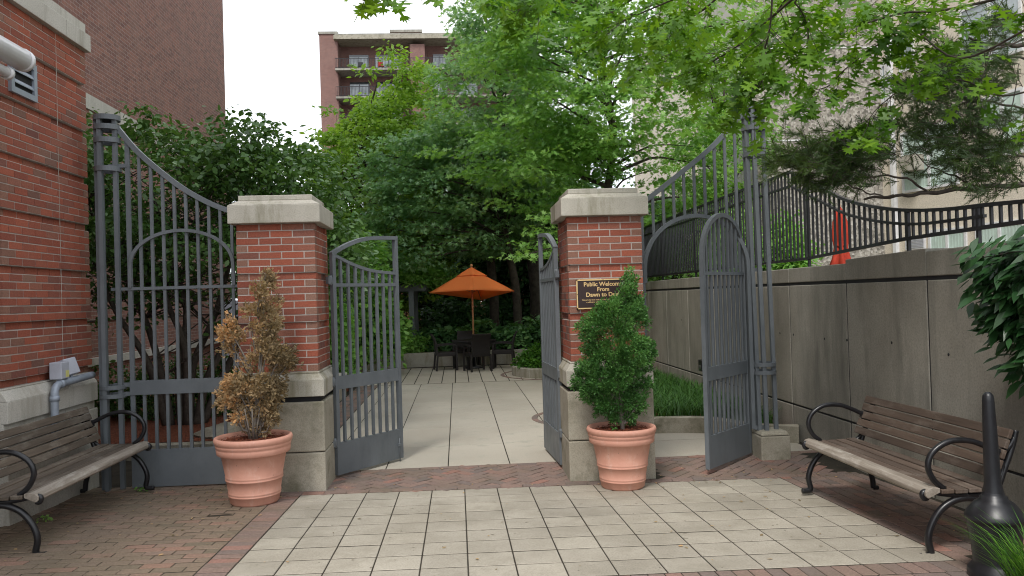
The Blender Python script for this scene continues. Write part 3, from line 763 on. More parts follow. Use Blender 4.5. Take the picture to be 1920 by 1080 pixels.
for a in ((1690, 250, 1800, 345), (1840, 185, 1925, 285), (1742, 432, 1815, 470), (1830, 420, 1925, 455)): wwin(*a)
wwin(1652, 122, 1666, 192, False, 'glass'); wwin(1686, 62, 1716, 128, False, 'glass'); wwin(1800, 20, 1920, 95, True, 'glass')
for a in (1674,):
    u, _ = wpt(a, 200); b = MB(); b.box(u-.06, u+.06, -.12, -.002, -1, 16); to_wing(b).build('downpipe', M['white_frame'], root)
u0, z1 = wpt(1700, 446); u1, z0 = wpt(1737, 466)
b = MB(); b.box(u0, u1, -.06, -.002, z0, z1); lv = to_wing(b).build('louvre', M['white_frame'], root)
b = MB(); k = z0+.04
while k < z1-.03: b.box(u0+.03, u1-.03, -.07, -.061, k, k+.015); k += .04
to_wing(b).build('slat', M['grey_box'], lv)
u0, z1 = wpt(1706, 295); u1, z0 = wpt(1736, 318)
b = MB(); b.box(u0, u1, -.4, -.052, z0, z1)
o = to_wing(b).build('air_conditioner', M['stone'], root); 
u0, z1 = wpt(1852, 248); u1, z0 = wpt(1884, 268)
b = MB(); b.box(u0, u1, -.4, -.052, z0, z1); to_wing(b).build('air_conditioner', M['stone'], root)
bpy.data.objects.remove(wing)
# beige block further back
root = thing('beige_building', 'plain beige building corner glimpsed left of the pebble-textured wall', 'building', (0, 0, 2))
xl, _ = rb(1298, 250, 27)
b = MB(); b.box(xl, xl+5, 27, 36, -1, 9.8); b.build('wall', M['cream'], root)
b = MB(); z = rb(1340, 330, 27)[1]; b.box(xl-.02, xl+5, 26.97, 27.2, z-.03, z+.03); b.build('floor_joint', M['stone'], root)
b = MB(); b.box(xl-.1, xl+5.1, 26.9, 36, 9.8, 10.1); b.build('parapet', M['stone_pale'], root)

# ================================================================== IRONWORK
SQ = .028
def stile(b, x, y, z0, z1, w=.045): b.box(x-w/2, x+w/2, y-w/2, y+w/2, z0, z1)
def interp(pts, x):
    for (a, za), (c, zc) in zip(pts, pts[1:]):
        if a <= x <= c: return za+(zc-za)*(x-a)/(c-a)
    return pts[0][1] if x < pts[0][0] else pts[-1][1]
def column(x, y, zg, ztop, label, lean=0.0):
    """cluster of square tubes bound by flat rings"""
    v = thing('gate_column', label, 'gate column', (x, y, zg), 0, 'tubular gate columns')
    for (dx, dy) in ((-.092, -.03), (-.038, -.088), (.088, -.035), (.034, .09), (-.085, .045)):
        b = MB(); b.box(dx-.02, dx+.02, dy-.02, dy+.02, 0, ztop-.02); b.build('post', M['steel'], v)
    for z in (ztop-.05, ztop-.145, ztop-.275, ztop-.56, 1.0, .915):
        b = MB(); n = 28; r0, r1 = .098, .125; h = .05 if z > 1.5 else .04
        vs = []; 
        for rr, zz in ((r0, z), (r1, z), (r1, z+h), (r0, z+h)):
            for k in range(n): a = 2*math.pi*k/n; vs.append((rr*math.cos(a), rr*math.sin(a), zz))
        fs = [(i*n+k, i*n+(k+1) % n, ((i+1) % 4)*n+(k+1) % n, ((i+1) % 4)*n+k) for i in range(4) for k in range(n)]
        b.add(vs, fs, .5, False); b.build('ring', M['steel'], v)
    b = MB(); b.lathe([(.001, ztop-.012), (.12, ztop-.012), (.12, ztop), (.001, ztop)], 28); b.build('cap', M['steel'], v)
    if lean: v.rotation_euler = (0, lean, 0)
    return v
column(-3.43, 8.22, 0, 3.72, 'grey column of bundled square tubes beside the left brick wall')
column(3.30, 8.45, .29 if False else -.03, 3.82, 'grey column of bundled square tubes at the concrete retaining wall', -.012)

# left fixed panel
v = thing('fixed_gate_panel', 'grey fixed gate panel with a sweeping top left of the left pillar', 'gate', (0, 8.22, 0))
topc = [(-3.33, 3.60), (-3.12, 3.34), (-2.77, 3.03), (-2.49, 2.85), (-2.25, 2.745), (-2.03, 2.68)]
pts = smooth_pts([(x, 0, z) for x, z in topc], 6)
b = MB(); b.sweep(pts, (0, 1, 0), .05, .05); b.build('top_rail', M['steel'], v)
zc = [(p.x, p.z) for p in pts]
bars = [-3.24+.1115*k for k in range(10)]
for i, x in enumerate(bars):
    b = MB(); z1 = interp(zc, x)
    w = .042 if i == 0 else SQ
    b.box(x-w/2, x+w/2, -.014, .014, .38, z1); b.build('bar', M['steel'], v)
b = MB(); stile(b, -2.12, 0, .0, 2.66, .04); b.build('stile', M['steel'], v)
arc = [(-2.73+.5*math.cos(t), -.02, 2.22+.34*math.sin(t)) for t in [math.pi*k/24 for k in range(25)]]
arc = [(-2.225, -.02, 2.0)]+arc+[(-3.235, -.02, 2.0)]
b = MB(); b.sweep(arc, (0, 1, 0), .032, .03); b.build('arch', M['steel'], v)
b = MB(); b.box(-3.42, -2.10, -.024, .02, 1.975, 2.005); b.build('upper_rail', M['steel'], v)
b = MB(); b.box(-3.26, -2.10, -.026, .026, .935, 1.075); b.build('lock_rail', M['steel'], v)
b = MB(); b.box(-3.26, -2.10, -.026, .026, .02, .385); b.build('kick_plate', M['steel'], v)
for z_ in (3.20, 1.02, .93): b = MB(); b.box(-3.42, -3.24, -.02, .02, z_, z_+.038); b.build('tie_bar', M['steel'], v)

# right fixed frame over the side opening
v = thing('fixed_gate_panel', 'grey fixed archway frame with a sweeping top right of the right pillar', 'gate', (0, 8.45, 0))
topc = [(1.86, 2.69), (2.05, 2.79), (2.42, 3.06), (2.78, 3.34), (3.02, 3.58), (3.20, 3.76)]
pts = smooth_pts([(x, 0, z) for x, z in topc], 6); zc = [(p.x, p.z) for p in pts]
b = MB(); b.sweep(pts, (0, 1, 0), .05, .05); b.build('top_rail', M['steel'], v)
arc = [(2.58+.565*math.cos(t), 0, 2.05+.56*math.sin(t)) for t in [math.pi*k/28 for k in range(29)]]
b = MB(); b.sweep([(3.145, 0, .3)]+arc+[(2.015, 0, 1.9)], (0, 1, 0), .04, .05); b.build('arch', M['steel'], v)
za = lambda x: 2.05+.56*math.sqrt(max(0, 1-((x-2.58)/.565)**2))
for k in range(9):
    x = 2.125+.115*k
    if x > 3.15: continue
    b = MB(); b.box(x-SQ/2, x+SQ/2, -.014, .014, za(x)+.01, interp(zc, x)); b.build('bar', M['steel'], v)
b = MB(); stile(b, 1.995, 0, 0, 2.74, .04); b.build('stile', M['steel'], v)
for z_ in (3.24, 1.99, .99, .90, .29): b = MB(); b.box(3.15, 3.3, -.02, .02, z_, z_+.04); b.build('tie_bar', M['steel'], v)
b = MB(); b.box(1.84, 1.99, -.02, .02, 1.99, 2.03); b.build('wall_bracket', M['steel'], v)

def leaf(hinge, free, label, nb=8, zb=.03, arched=False, mirror=False, group='swing gate leaves'):
    hv, fv = Vector(hinge), Vector(free); L = (fv-hv).length; ang = math.atan2(fv.y-hv.y, fv.x-hv.x)
    v = thing('gate_leaf', label, 'gate', (hv.x, hv.y, 0), ang, group); w = .045
    if not arched:
        b = MB(); stile(b, w/2, 0, zb, 2.30, w); b.build('hinge_stile', M['steel'], v)
        b = MB(); stile(b, L-w/2, 0, zb, 2.50, w); b.build('free_stile', M['steel'], v)
        pts = smooth_pts([(0, 0, 2.29), (L*.25, 0, 2.40), (L*.55, 0, 2.475), (L, 0, 2.50)], 6)
        b = MB(); b.sweep(pts, (0, 1, 0), .04, .05); b.build('arched_top_rail', M['steel'], v)
        pts = smooth_pts([(w*.6, 0, 2.285), (L*.3, 0, 2.19), (L*.6, 0, 2.125), (L-w/2, 0, 2.10)], 6); zc = [(p.x, p.z) for p in pts]
        b = MB(); b.sweep(pts, (0, 1, 0), .032, .035); b.build('curved_rail', M['steel'], v)
        top = lambda x: interp(zc, x)
        xs = [w+(L-2*w)*(k+.8)/(nb+.6) for k in range(nb)]
    else:
        rise = lambda x: 2.12+.46*math.sqrt(max(0, 1-((x-L/2)/(L/2-.02))**2))
        aa = [(L/2-(L/2-.02)*math.cos(t), 0, 2.12+.46*math.sin(t)) for t in [math.pi*k/24 for k in range(25)]]
        b = MB(); b.sweep([(0.02, 0, zb)]+aa+[(L-.02, 0, zb)], (0, 1, 0), w, w); b.build('arched_frame', M['steel'], v)
        top = rise; xs = [w+(L-2*w)*(k+.6)/(nb+.2) for k in range(nb)]
    for x in xs:
        b = MB(); b.box(x-SQ/2, x+SQ/2, -.013, .013, .36, 1.0); b.build('bar', M['steel'], v)
        b = MB(); b.box(x-SQ/2, x+SQ/2, -.013, .013, 1.0, top(x)); b.build('bar', M['steel'], v)
    e = .002
    b = MB(); b.box(w+e, L-w-e, -.016, .016, 1.955, 1.99); b.build('upper_rail', M['steel'], v)
    b = MB(); b.box(w+e, L-w-e, -.020, .020, .90, 1.035); b.build('lock_rail', M['steel'], v)
    b = MB(); b.box(w+e, L-w-e, -.020, .020, zb, .355); b.build('kick_plate', M['steel'], v)
    for z in (.36, .98, 2.02):
        b = MB(); b.tube([(-.02, 0, z-.05), (-.02, 0, z+.05)], .022, 10); b.box(-.06, .0, -.02, .02, z-.035, z+.035); b.build('hinge', M['steel'], v)
    b = MB(); b.tube([(L-w-.03, -.035, -.0), (L-w-.03, -.035, .26)], .007, 6); b.box(L-w-.05, L-w-.01, -.045, -.02, .17, .2); b.build('drop_bolt', M['steel'], v)
    return v
leaf((-1.275, 8.30, 0), (-.665, 9.10, 0), 'grey metal gate leaf swung inward from the left brick pillar')
leaf((1.045, 8.32, 0), (.99, 9.33, 0), 'grey metal gate leaf swung inward from the right brick pillar, seen nearly edge on')
leaf((3.13, 8.52, 0), (2.43, 7.80, 0), 'grey round-topped side gate leaf standing open by the right column', nb=9, zb=.03, arched=True)

# black fence on the retaining wall
v = thing('metal_fence', 'black metal fence with a swooping top along the retaining wall', 'fence', (4.08, 0, 0))
prof = [(1.0, 2.31), (4.4, 2.31), (5.32, 2.36), (5.84, 2.39), (6.31, 2.41), (6.78, 2.45), (7.22, 2.51), (7.72, 2.61), (8.16, 2.73), (8.66, 2.92), (9.44, 3.21), (17.8, 3.21)]
sub = [(1.0, 2.28), (4.4, 2.28), (5.9, 2.31), (6.31, 2.315), (6.78, 2.33), (7.22, 2.38), (7.72, 2.47), (8.16, 2.58), (8.66, 2.76), (9.44, 3.04), (17.8, 3.04)]
P1 = smooth_pts([(0, y, z) for y, z in prof[:-1]], 5)+[Vector((0, 17.8, 3.21))]
P2 = smooth_pts([(0, y, z) for y, z in sub[2:-1]], 5)+[Vector((0, 17.8, 3.04))]
b = MB(); b.sweep(P1, (1, 0, 0), .03, .04); b.build('top_rail', M['blackfence'], v)
b = MB(); b.sweep(P2, (1, 0, 0), .025, .03); b.build('middle_rail', M['blackfence'], v)
bot = [(1.0, 2.225), (4.4, 2.225), (5.32, 2.225), (7, 2.215), (9.0, 2.14), (17.8, 2.14)]
b = MB(); b.sweep([(0, y, z) for y, z in bot], (1, 0, 0), .03, .04); b.build('bottom_rail', M['blackfence'], v)
tp = [(p.y, p.z) for p in P1]
y = 1.1; far = MB(); k = 0
while y < 17.6:
    z0, z1 = interp(bot, y), interp(tp, y)
    if 4.7 < y < 13.6: b = MB(); b.box(-.01, .01, y-.011, y+.011, z0, z1); b.build('bar', M['blackfence'], v)
    else: far.box(-.01, .01, y-.011, y+.011, z0, z1)
    y += .105; k += 1
tag(far.build('bars', M['blackfence'], v), kind='stuff')
for y in (1.8, 3.4, 4.9, 5.98, 6.95, 9.0, 11.2, 13.4, 15.6):
    b = MB(); b.box(-.014, .014, y-.014, y+.014, 1.98, interp(tp, y)-.01); b.build('post', M['blackfence'], v)

# ================================================================== BENCHES
def bench(label, loc, rotz, L, slat, grp):
    """local x: out from the wall (front), y: along the bench, z up"""
    v = thing('park_bench', label, 'bench', loc, rotz, grp)
    random.seed(int(L*100))
    for sy in (0, L):
        b = MB(); y = sy
        tb = lambda pts, r: b.tube([(p[0], y, p[1]) for p in [(q.x, q.z) for q in smooth_pts([(a, 0, c) for a, c in pts], 5)]], r, 8)
        tb([(-.02,.012),(-.005,.12),(.06,.26),(.18,.35),(.32,.375),(.44,.33),(.52,.24),(.56,.13),(.545,.03),(.575,.012),(.62,.012)], .023)
        tb([(-.06,.012),(-.02,.014)], .02)
        f = b.build('leg_frame', M['black'], v)
        b = MB(); tb([(.06,.405),(.2,.39),(.42,.405),(.555,.43),(.59,.415),(.58,.385),(.555,.39)], .018); tb([(.35,.375),(.4,.40)], .014); b.build('seat_rail', M['black'], v)
        b = MB(); tb([(-.06,.80),(-.042,.73),(-.01,.64),(.04,.52),(.08,.41)], .02); b.build('back_support', M['black'], v)
        b = MB(); tb([(-.048,.755),(-.005,.69),(.06,.665),(.14,.70),(.26,.745),(.40,.745),(.51,.68),(.545,.59),(.51,.50),(.44,.44)], .0195)
        tb([(.075,.672),(.045,.60),(.045,.53),(.09,.46),(.13,.43)], .017); b.build('armrest', M['black'], v)
    ov = .035
    n = 5; p0 = Vector((.075, 0, .475)); p1 = Vector((-.05, 0, .80)); d = (p1-p0)/n; nn = Vector((d.z, 0, -d.x)).normalized()
    for k in range(n):
        a = p0+d*k+d*.06; c = p0+d*(k+1)-d*.06; b = MB(); o = nn*.014+nn*.012; i_ = o+nn*.028
        b.hexa([a+o+Vector((0,-ov,0)), a+i_+Vector((0,-ov,0)), a+i_+Vector((0,L+ov,0)), a+o+Vector((0,L+ov,0))], [c+o+Vector((0,-ov,0)), c+i_+Vector((0,-ov,0)), c+i_+Vector((0,L+ov,0)), c+o+Vector((0,L+ov,0))])
        b.build('back_slat', M[slat], v, .005)
    for k in range(4):
        x = .115+k*.093; z = .425-.012*math.sin(math.pi*(k+.5)/5)
        b = MB(); b.box(x, x+.084, -ov, L+ov, z, z+.028); b.build('seat_slat', M[slat], v, .005)
    b = MB()
    pr = [(.49,.425),(.49,.455),(.535,.46),(.565,.452),(.585,.43),(.585,.405),(.57,.39)]
    vs = [(x, -ov, z) for x, z in pr]+[(x, L+ov, z) for x, z in pr]; q = len(pr)
    b.add(vs, [tuple(range(q)), tuple(range(2*q-1, q-1, -1))]+[(i, q+i, q+(i+1) % q, (i+1) % q) for i in range(q)], .6); b.build('front_slat', M['wood_edge'], v, .004)
    return v
yl = 5.93
bench('weathered grey-brown slatted bench with black iron arms against the left building', (-3.58, yl, G(-3.2, 6.9)), 0, 2.02, 'wood_l', 'slatted park benches')
bench('reddish-brown slatted bench with black iron arms against the concrete retaining wall', (3.56, 6.78, G(3.2, 5.9)), math.pi, 1.77, 'wood_r', 'slatted park benches')

# ================================================================== POTS AND PLANTS
def pot(v, s=1.0):
    b = MB()
    b.lathe([(.001,0),(.195,0),(.212,.02),(.222,.075),(.228,.078),(.228,.088),(.224,.092),(.230,.10),(.230,.112),(.227,.118),(.243,.215),(.250,.218),(.251,.228),(.245,.233),(.251,.243),(.251,.255),(.248,.26),
             (.282,.44),(.305,.445),(.318,.455),(.322,.495),(.318,.505),(.325,.512),(.330,.535),(.327,.542),(.336,.548),(.343,.575),(.335,.597),(.315,.60),(.300,.58),(.292,.53)], 56)
    b.build('pot', M['terracotta'], v)
    b = MB(); b.lathe([(.001,.565),(.15,.568),(.295,.553)], 24); 
    rr = random.Random(3)
    for _ in range(320):
        a = rr.random()*6.28; q = .285*math.sqrt(rr.random()); x, y = q*math.cos(a), q*math.sin(a); t = rr.random()*3.14; L = .012+rr.random()*.018
        dx, dy = math.cos(t)*L, math.sin(t)*L; z = .567+rr.random()*.012; e = (rr.random()-.5)*.02
        b.add([(x-dx,y-dy,z-e),(x+dy*.25,y-dx*.25,z),(x+dx,y+dy,z+e),(x-dy*.25,y+dx*.25,z+.003)], [(0,1,2,3)], rr.random())
    b.build('mulch', M['mulch'], v)
def sprays(blobs, n, rng, size, upward=.6, tufts=0):
    """short flat sprays gathered into tufts over overlapping blobs (x,y,z,r)"""
    B = np.array(blobs)
    if tufts:   # tufts standing out of the blobs
        w = B[:, 3]**2; w /= w.sum(); i = rng.choice(len(B), tufts*3, p=w); d = unit(rng.normal(size=(tufts*3, 3)))
        T = np.column_stack([B[i, :3]+d*B[i, 3:4]*(.7+.5*rng.random((tufts*3, 1))), .022+.028*rng.random(tufts*3)]); B = np.vstack([B*np.array([1, 1, 1, .85]), T])
        w = np.concatenate([B[:len(blobs), 3]**2*1.0, np.full(tufts*3, (B[:len(blobs), 3]**2).sum()*1.6/(tufts*3))]); w /= w.sum()
    else: w = None
    if w is not None:
        idx = rng.choice(len(B), n, p=w); d = unit(rng.normal(size=(n, 3))); r = (.3+.7*rng.random(n)**.5)
        global TUFT; TUFT = rng.random(len(B))[idx]
        P = B[idx, :3]+d*(B[idx, 3]*r)[:, None]; c0 = np.array(blobs)[:, :3].mean(0); out = unit((B[idx, :3]-c0)*np.array([1, 1, .2]))
        A = d*.5+out*.5+rng.normal(size=(n, 3))*.35; A[:, 2] += upward
        return P, A, unit(rng.normal(size=(n, 3))), size*(.6+.8*rng.random(n))
    B = np.array(blobs); w = B[:, 3]**2.2; w /= w.sum(); idx = rng.choice(len(B), n, p=w)
    d = unit(rng.normal(size=(n, 3))); r = (.35+.65*rng.random(n)**.5)*(1+.25*rng.normal(size=n)*.5)
    P = B[idx, :3]+d*(B[idx, 3]*r)[:, None]
    A = d*.7+rng.normal(size=(n, 3))*.45; A[:, 2] += upward
    Nn = unit(rng.normal(size=(n, 3)))
    return P, A, Nn, size*(.6+.8*rng.random(n))
# dry conifer
v = thing('potted_conifer', 'terracotta pot holding a dead brown lopsided conifer in front of the left pillar', 'potted plant', (-1.86, 7.36, G(-1.86, 7.36)), 0, 'potted conifers by the gate')
pot(v); rng = np.random.default_rng(21)
def rel(px, py, s=204, cx=483, top=840): return ((px-cx)/s, 0, .58+(top-py)/s)
bl = []
for (px, py, r) in ((514,538,.05),(512,556,.075),(508,576,.09),(520,600,.10),(505,610,.11),(527,630,.11),(510,645,.12),(488,612,.09),(445,637,.10),(435,650,.07),(455,655,.09),(440,678,.06),(522,675,.13),(545,690,.10),(500,685,.13),(478,705,.12),(525,712,.14),(550,705,.08),(455,735,.12),(432,755,.10),(425,780,.06),(470,745,.14),(500,745,.15),(525,750,.12),(450,770,.09),(480,785,.13),(505,790,.12),(490,812,.09),(515,770,.09),(500,825,.08),(475,815,.08),(520,805,.08),(460,800,.06)):
    x, y, z = rel(px, py); bl.append((x, rng.normal()*.07, z, r))
bl = [(x, y, z, r*.82) for x, y, z, r in bl]
P, A, Nn, S = sprays([(x, y, z, r*.9) for x, y, z, r in bl], 12500, rng, .038, .15, 130)
# warm orange on the left side, greyer straw on the right, per branch
rn = .12+.25*rng.random(len(P))-.8*P[:, 0]+.55*TUFT; 
leaf_mesh('foliage', P, A, Nn, S, SPRAY, rn, M['leaf_dry'], v)
b = MB(); b.tube([(.0,0,.5),(.03,0,.8),(.08,0,1.2),(.13,.0,1.9)], [.022,.018,.012,.004], 7)
for q in bl:
    if random.random() < .9: b.tube([(q[0]*.25+.03, 0, max(.62, q[2]-.35)), (q[0]*.7, q[1]*.6, q[2]-.12), (q[0], q[1], q[2])], [.008, .006, .003], 5, cap=False)
for k in range(9): a = k*.7; b.tube([(.03*math.cos(a), .03*math.sin(a), .56), (.1*math.cos(a), .1*math.sin(a), .85)], [.009, .005], 5)
b.build('stem', M['bark_grey'], v)
# spiral topiary
v = thing('potted_conifer', 'terracotta pot holding a lush green spiral-clipped conifer in front of the right pillar', 'potted plant', (1.50, 7.43, G(1.5, 7.43)), 0, 'potted conifers by the gate')
v.scale = (.95,)*3
pot(v); rng = np.random.default_rng(22); bl = []
for (px, py, r, yy_) in ((1187,516,.045,0),(1187,530,.065,0),(1190,548,.085,0),(1182,556,.08,-.03),(1199,575,.085,0),(1192,592,.10,0),(1207,600,.08,.02),(1170,590,.09,-.05),(1150,590,.09,-.08),(1135,603,.10,-.08),(1120,622,.11,-.06),(1103,618,.085,-.02),(1128,596,.09,-.06),(1165,575,.07,-.05),(1210,612,.085,.0),(1110,640,.09,-.04),
                         (1150,622,.12,-.08),(1175,615,.11,-.03),(1190,625,.09,.03),(1110,665,.07,0),(1125,668,.12,0),
                         (1150,665,.13,-.10),(1180,655,.13,-.12),(1205,660,.12,-.08),(1215,672,.09,-.03),(1190,680,.13,-.1),(1160,690,.13,-.12),(1130,695,.14,-.05),(1105,700,.11,0),(1095,715,.08,0),(1125,725,.13,-.08),(1155,725,.12,-.12),(1185,710,.11,-.08),(1210,700,.10,0),
                         (1105,735,.10,0),(1088,728,.07,0),(1130,755,.11,0),(1205,745,.09,0),(1215,728,.06,0),(1175,750,.10,.05),(1190,765,.10,.03),(1125,778,.07,0),(1145,785,.08,0),(1195,785,.07,.03),(1165,790,.08,.05),(1130,770,.09,-.06),(1200,770,.08,-.05),(1165,765,.10,-.08),(1105,755,.09,-.02),(1150,795,.06,-.05),(1185,797,.05,-.04)):
    x, y, z = rel(px, py, 194, 1165, 816); bl.append((x, yy_+rng.normal()*.02, z, r))
P, A, Nn, S = sprays([(x, y, z, r*.95) for x, y, z, r in bl], 44000, rng, .027, .12, 200)
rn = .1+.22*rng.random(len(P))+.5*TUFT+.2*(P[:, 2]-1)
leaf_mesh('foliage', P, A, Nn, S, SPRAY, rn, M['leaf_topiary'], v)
b = MB(); b.tube([(.02,0,.5),(.0,0,.8),(.05,.05,1.2),(.11,0,1.95)], [.025,.02,.014,.005], 7)
for q in bl: b.tube([(.01, 0, max(.6, q[2]-.25)), (q[0], q[1], q[2])], [.008, .003], 5, cap=False)
b.build('stem', M['bark_grey'], v)

# ---- ash urn
v = thing('ash_urn', 'black smokers ash urn with a long tapered neck beside the right bench', 'ash urn', (3.11, 4.50, G(3.1, 4.5)-.0))
b = MB(); b.lathe([(.001,0),(.155,0),(.16,.03),(.155,.055),(.13,.08),(.125,.10),(.135,.22),(.148,.31),(.15,.335)], 40); b.build('base', M['plastic_urn'], v)
b = MB(); b.lathe([(.15,.335),(.158,.34),(.158,.36),(.148,.38),(.105,.435),(.075,.455),(.073,.47),(.06,.475),(.058,.49),(.05,.505)], 40); b.build('lid', M['plastic_urn'], v)
b = MB(); b.lathe([(.055,.495),(.046,.55),(.043,.64),(.038,.85),(.032,1.03),(.029,1.06),(.016,1.078),(.001,1.082)], 24); b.build('neck', M['plastic_urn'], v)
v.rotation_euler = (0, -.02, 0)

# ---- umbrella, table, chairs
cx, cy = .40, 20.7
v = thing('patio_umbrella', 'open orange market umbrella over the dark wicker table', 'umbrella', (cx, cy, 0))
cor = [(-1.12, 0, 1.97), (0, -1.12, 2.00), (1.10, 0, 1.95), (.28, 1.12, 1.74)]
def canopy(apex, cs, name, mat, parent, sag=.05, n=8, hole=0):
    b = MB(); ap = Vector(apex); vs = []; fs = []
    for i in range(4):
        a, c = Vector(cs[i]), Vector(cs[(i+1) % 4]); base = len(vs)
        for r in range(n+1):
            for k in range(n+1):
                s = r/n; t = k/n; e = a.lerp(c, t); p = ap.lerp(e, s)
                p.z -= sag*math.sin(math.pi*s)*.6+sag*math.sin(math.pi*t)*s*-.2
                q = math.sin(math.pi*t)*s*.07; cc = (a+c)/2-ap; p -= Vector((cc.x, cc.y, 0))*q
                p.z += .008*math.sin(9*t+5*s+i)*math.sin(math.pi*s)
                vs.append(p)
        for r in range(n):
            for k in range(n): fs.append((base+r*(n+1)+k, base+r*(n+1)+k+1, base+(r+1)*(n+1)+k+1, base+(r+1)*(n+1)+k))
    b.add(vs, fs, .5, True); o = b.build(name, M[mat], parent)
    sm = o.modifiers.new('solid', 'SOLIDIFY'); sm.thickness = .006; return o
cn = canopy((0, 0, 2.575), cor, 'canopy', 'orange', v, .012)
canopy((0, 0, 2.605), [(x*.36, y*.36, 2.575-(2.575-z)*.36+.018) for x, y, z in cor], 'vent', 'orange', v, .0)
b = MB(); b.tube([(0,0,.05),(0,0,2.62)], .024, 12); b.build('pole', M['pole_wood'], v)
b = MB(); b.lathe([(.001,2.58),(.02,2.60),(.04,2.64),(.03,2.68),(.001,2.69)], 16); b.build('finial', M['pole_wood'], v)
for c in cor:
    b = MB(); b.tube([(0,0,2.45),(c[0]*.97, c[1]*.97, c[2]-.02)], .011, 6); rb_ = b.build('rib', M['pole_wood'], v)
    b = MB(); b.tube([(0,0,1.95),(c[0]*.5, c[1]*.5, (2.45+c[2])/2-.03)], .009, 6); b.build('strut', M['pole_wood'], v)
b = MB(); b.lathe([(.001,0),(.25,0),(.25,.04),(.06,.08),(.04,.28),(.03,.28)], 24); b.build('stand', M['black'], v)
v = thing('wicker_table', 'square dark wicker table under the orange umbrella', 'table', (cx, cy, 0), .5)
b = MB(); b.box(-.42, .42, -.42, .42, .68, .73); b.build('tabletop', M['wicker'], v, .01)
b = MB(); b.box(-.40, .40, -.40, .40, .60, .68); b.build('apron', M['wicker'], v)
for sx in (-.37, .37):
    for sy in (-.37, .37): b = MB(); b.box(sx-.03, sx+.03, sy-.03, sy+.03, 0, .60); b.build('leg', M['wicker'], v)
def chair(loc, rz, label):
    """seat front along local +x"""
    v = thing('wicker_chair', label, 'chair', (*loc, 0), rz, 'wicker chairs round the table')
    b = MB(); b.box(-.24, .26, -.25, .25, .36, .46); b.build('seat', M['wicker'], v, .015)
    pr = smooth_pts([(-.24,0,.42),(-.25,0,.6),(-.29,0,.78),(-.36,0,.92)], 4); b = MB(); b.sweep(pr, (0,1,0), .035, .48); b.build('backrest', M['wicker'], v)
    for sy in (-.26, .26):
        b = MB(); b.sweep(smooth_pts([(-.27,sy,.62),(-.05,sy,.65),(.22,sy,.64),(.24,sy,.60)], 4), (0,1,0), .03, .045); b.build('armrest', M['wicker'], v)
        b = MB(); b.box(.215, .26, sy-.022, sy+.022, 0, .62); b.build('leg', M['wicker'], v)
        b = MB(); b.hexa([(-.30,sy-.022,0),(-.255,sy-.022,0),(-.255,sy+.022,0),(-.30,sy+.022,0)], [(-.26,sy-.022,.42),(-.215,sy-.022,.42),(-.215,sy+.022,.42),(-.26,sy+.022,.42)]); b.build('leg', M['wicker'], v)
    return v
chair((-.32, 20.45), .15, 'leftmost dark wicker chair facing the table from the left')
chair((1.15, 20.5), math.pi-.15, 'rightmost dark wicker chair facing the table from the right')
chair((.46, 19.85), math.pi/2+.35, 'dark wicker chair with its back to the viewer in front of the table')
chair((.22, 21.45), -math.pi/2, 'dark wicker chair on the far side of the table')

# ---- red closed umbrella on the terrace
v = thing('closed_umbrella', 'closed red patio umbrella standing behind the black fence', 'umbrella', (5.95, 12.0, 2.0))
b = MB(); n = 40; prof = [(.02, 1.04), (.07, .96), (.13, .80), (.15, .55), (.12, .42), (.15, .25), (.22, .10), (.20, .08)]
vs = []; fs = []
for r, z in prof:
    for k in range(n): a = 2*math.pi*k/n; q = r*(1+.2*math.sin(a*6+z*2)); vs.append((q*math.cos(a), q*math.sin(a), z))
for i in range(len(prof)-1):
    for k in range(n): fs.append((i*n+k, i*n+(k+1) % n, (i+1)*n+(k+1) % n, (i+1)*n+k))
b.add(vs, fs, .5, True); b.build('canopy', M['red'], v); v.scale = (.8, .8, 1)
b = MB(); b.tube([(0,0,0),(0,0,1.08)], .02, 8); b.build('pole', M['pole_wood'], v)
b = MB(); b.tube([(0,0,.43),(0,0,.45)], .128, 16); b.build('strap', M['red'], v)

# ---- planters
def ring_wall(cx, cy, r, h, t, label, mat, seg=None):
    v = thing('planter', label, 'planter', (cx, cy, 0), 0, 'round stone planters'); n = 56; b = MB()
    prof = [(r-t, -.05), (r, -.05), (r, h-.02), (r-.02, h), (r-t+.02, h), (r-t, h-.02)]
    vs = []; 
    for q, z in prof:
        for k in range(n): a = 2*math.pi*k/n; vs.append((q*math.cos(a), q*math.sin(a), z))
    m_ = len(prof); fs = [(i*n+k, i*n+(k+1) % n, ((i+1) % m_)*n+(k+1) % n, ((i+1) % m_)*n+k) for i in range(m_) for k in range(n)]
    b.add(vs, fs, .5); b.build('kerb_ring', M[mat], v)
    b = MB(); b.lathe([(.001, h-.04), (r-t+.01, h-.05)], 32); b.build('mulch', M['mulch'], v); return v
ring_wall(2.5, 18.5, 1.28, .21, .16, 'round stone planter with bright green perennials right of the umbrella', 'stone')
ring_wall(2.02, 11.7, .76, .26, .16, 'low round stone planter half hidden behind the right gate leaf', 'stone')
v = thing('garden_wall', 'long low pale stone planter wall behind the umbrella', 'wall', (0, 0, 0))
b = MB(); pp = smooth_pts([(-3.2, 17.2, .16), (-3.4, 18.6, .16), (-3.0, 20.5, .16), (-2.0, 21.6, .16), (0, 21.75, .16), (2.2, 21.7, .16), (3.4, 20.9, .16), (4.2, 19.2, .16)], 6)
b.sweep(pp, (0,0,1), .25, .42); b.build('stone_course', M['stone'], v)
v = thing('garden_wall', 'low pale wall along the left side of the path behind the open gate leaf', 'wall', (0, 0, 0))
b = MB(); b.sweep([(-2.28, 8.7, .19), (-2.28, 12, .19), (-2.28, 15.6, .19)], (0,0,1), .22, .42); b.build('stone_course', M['stone_base'], v, .01)
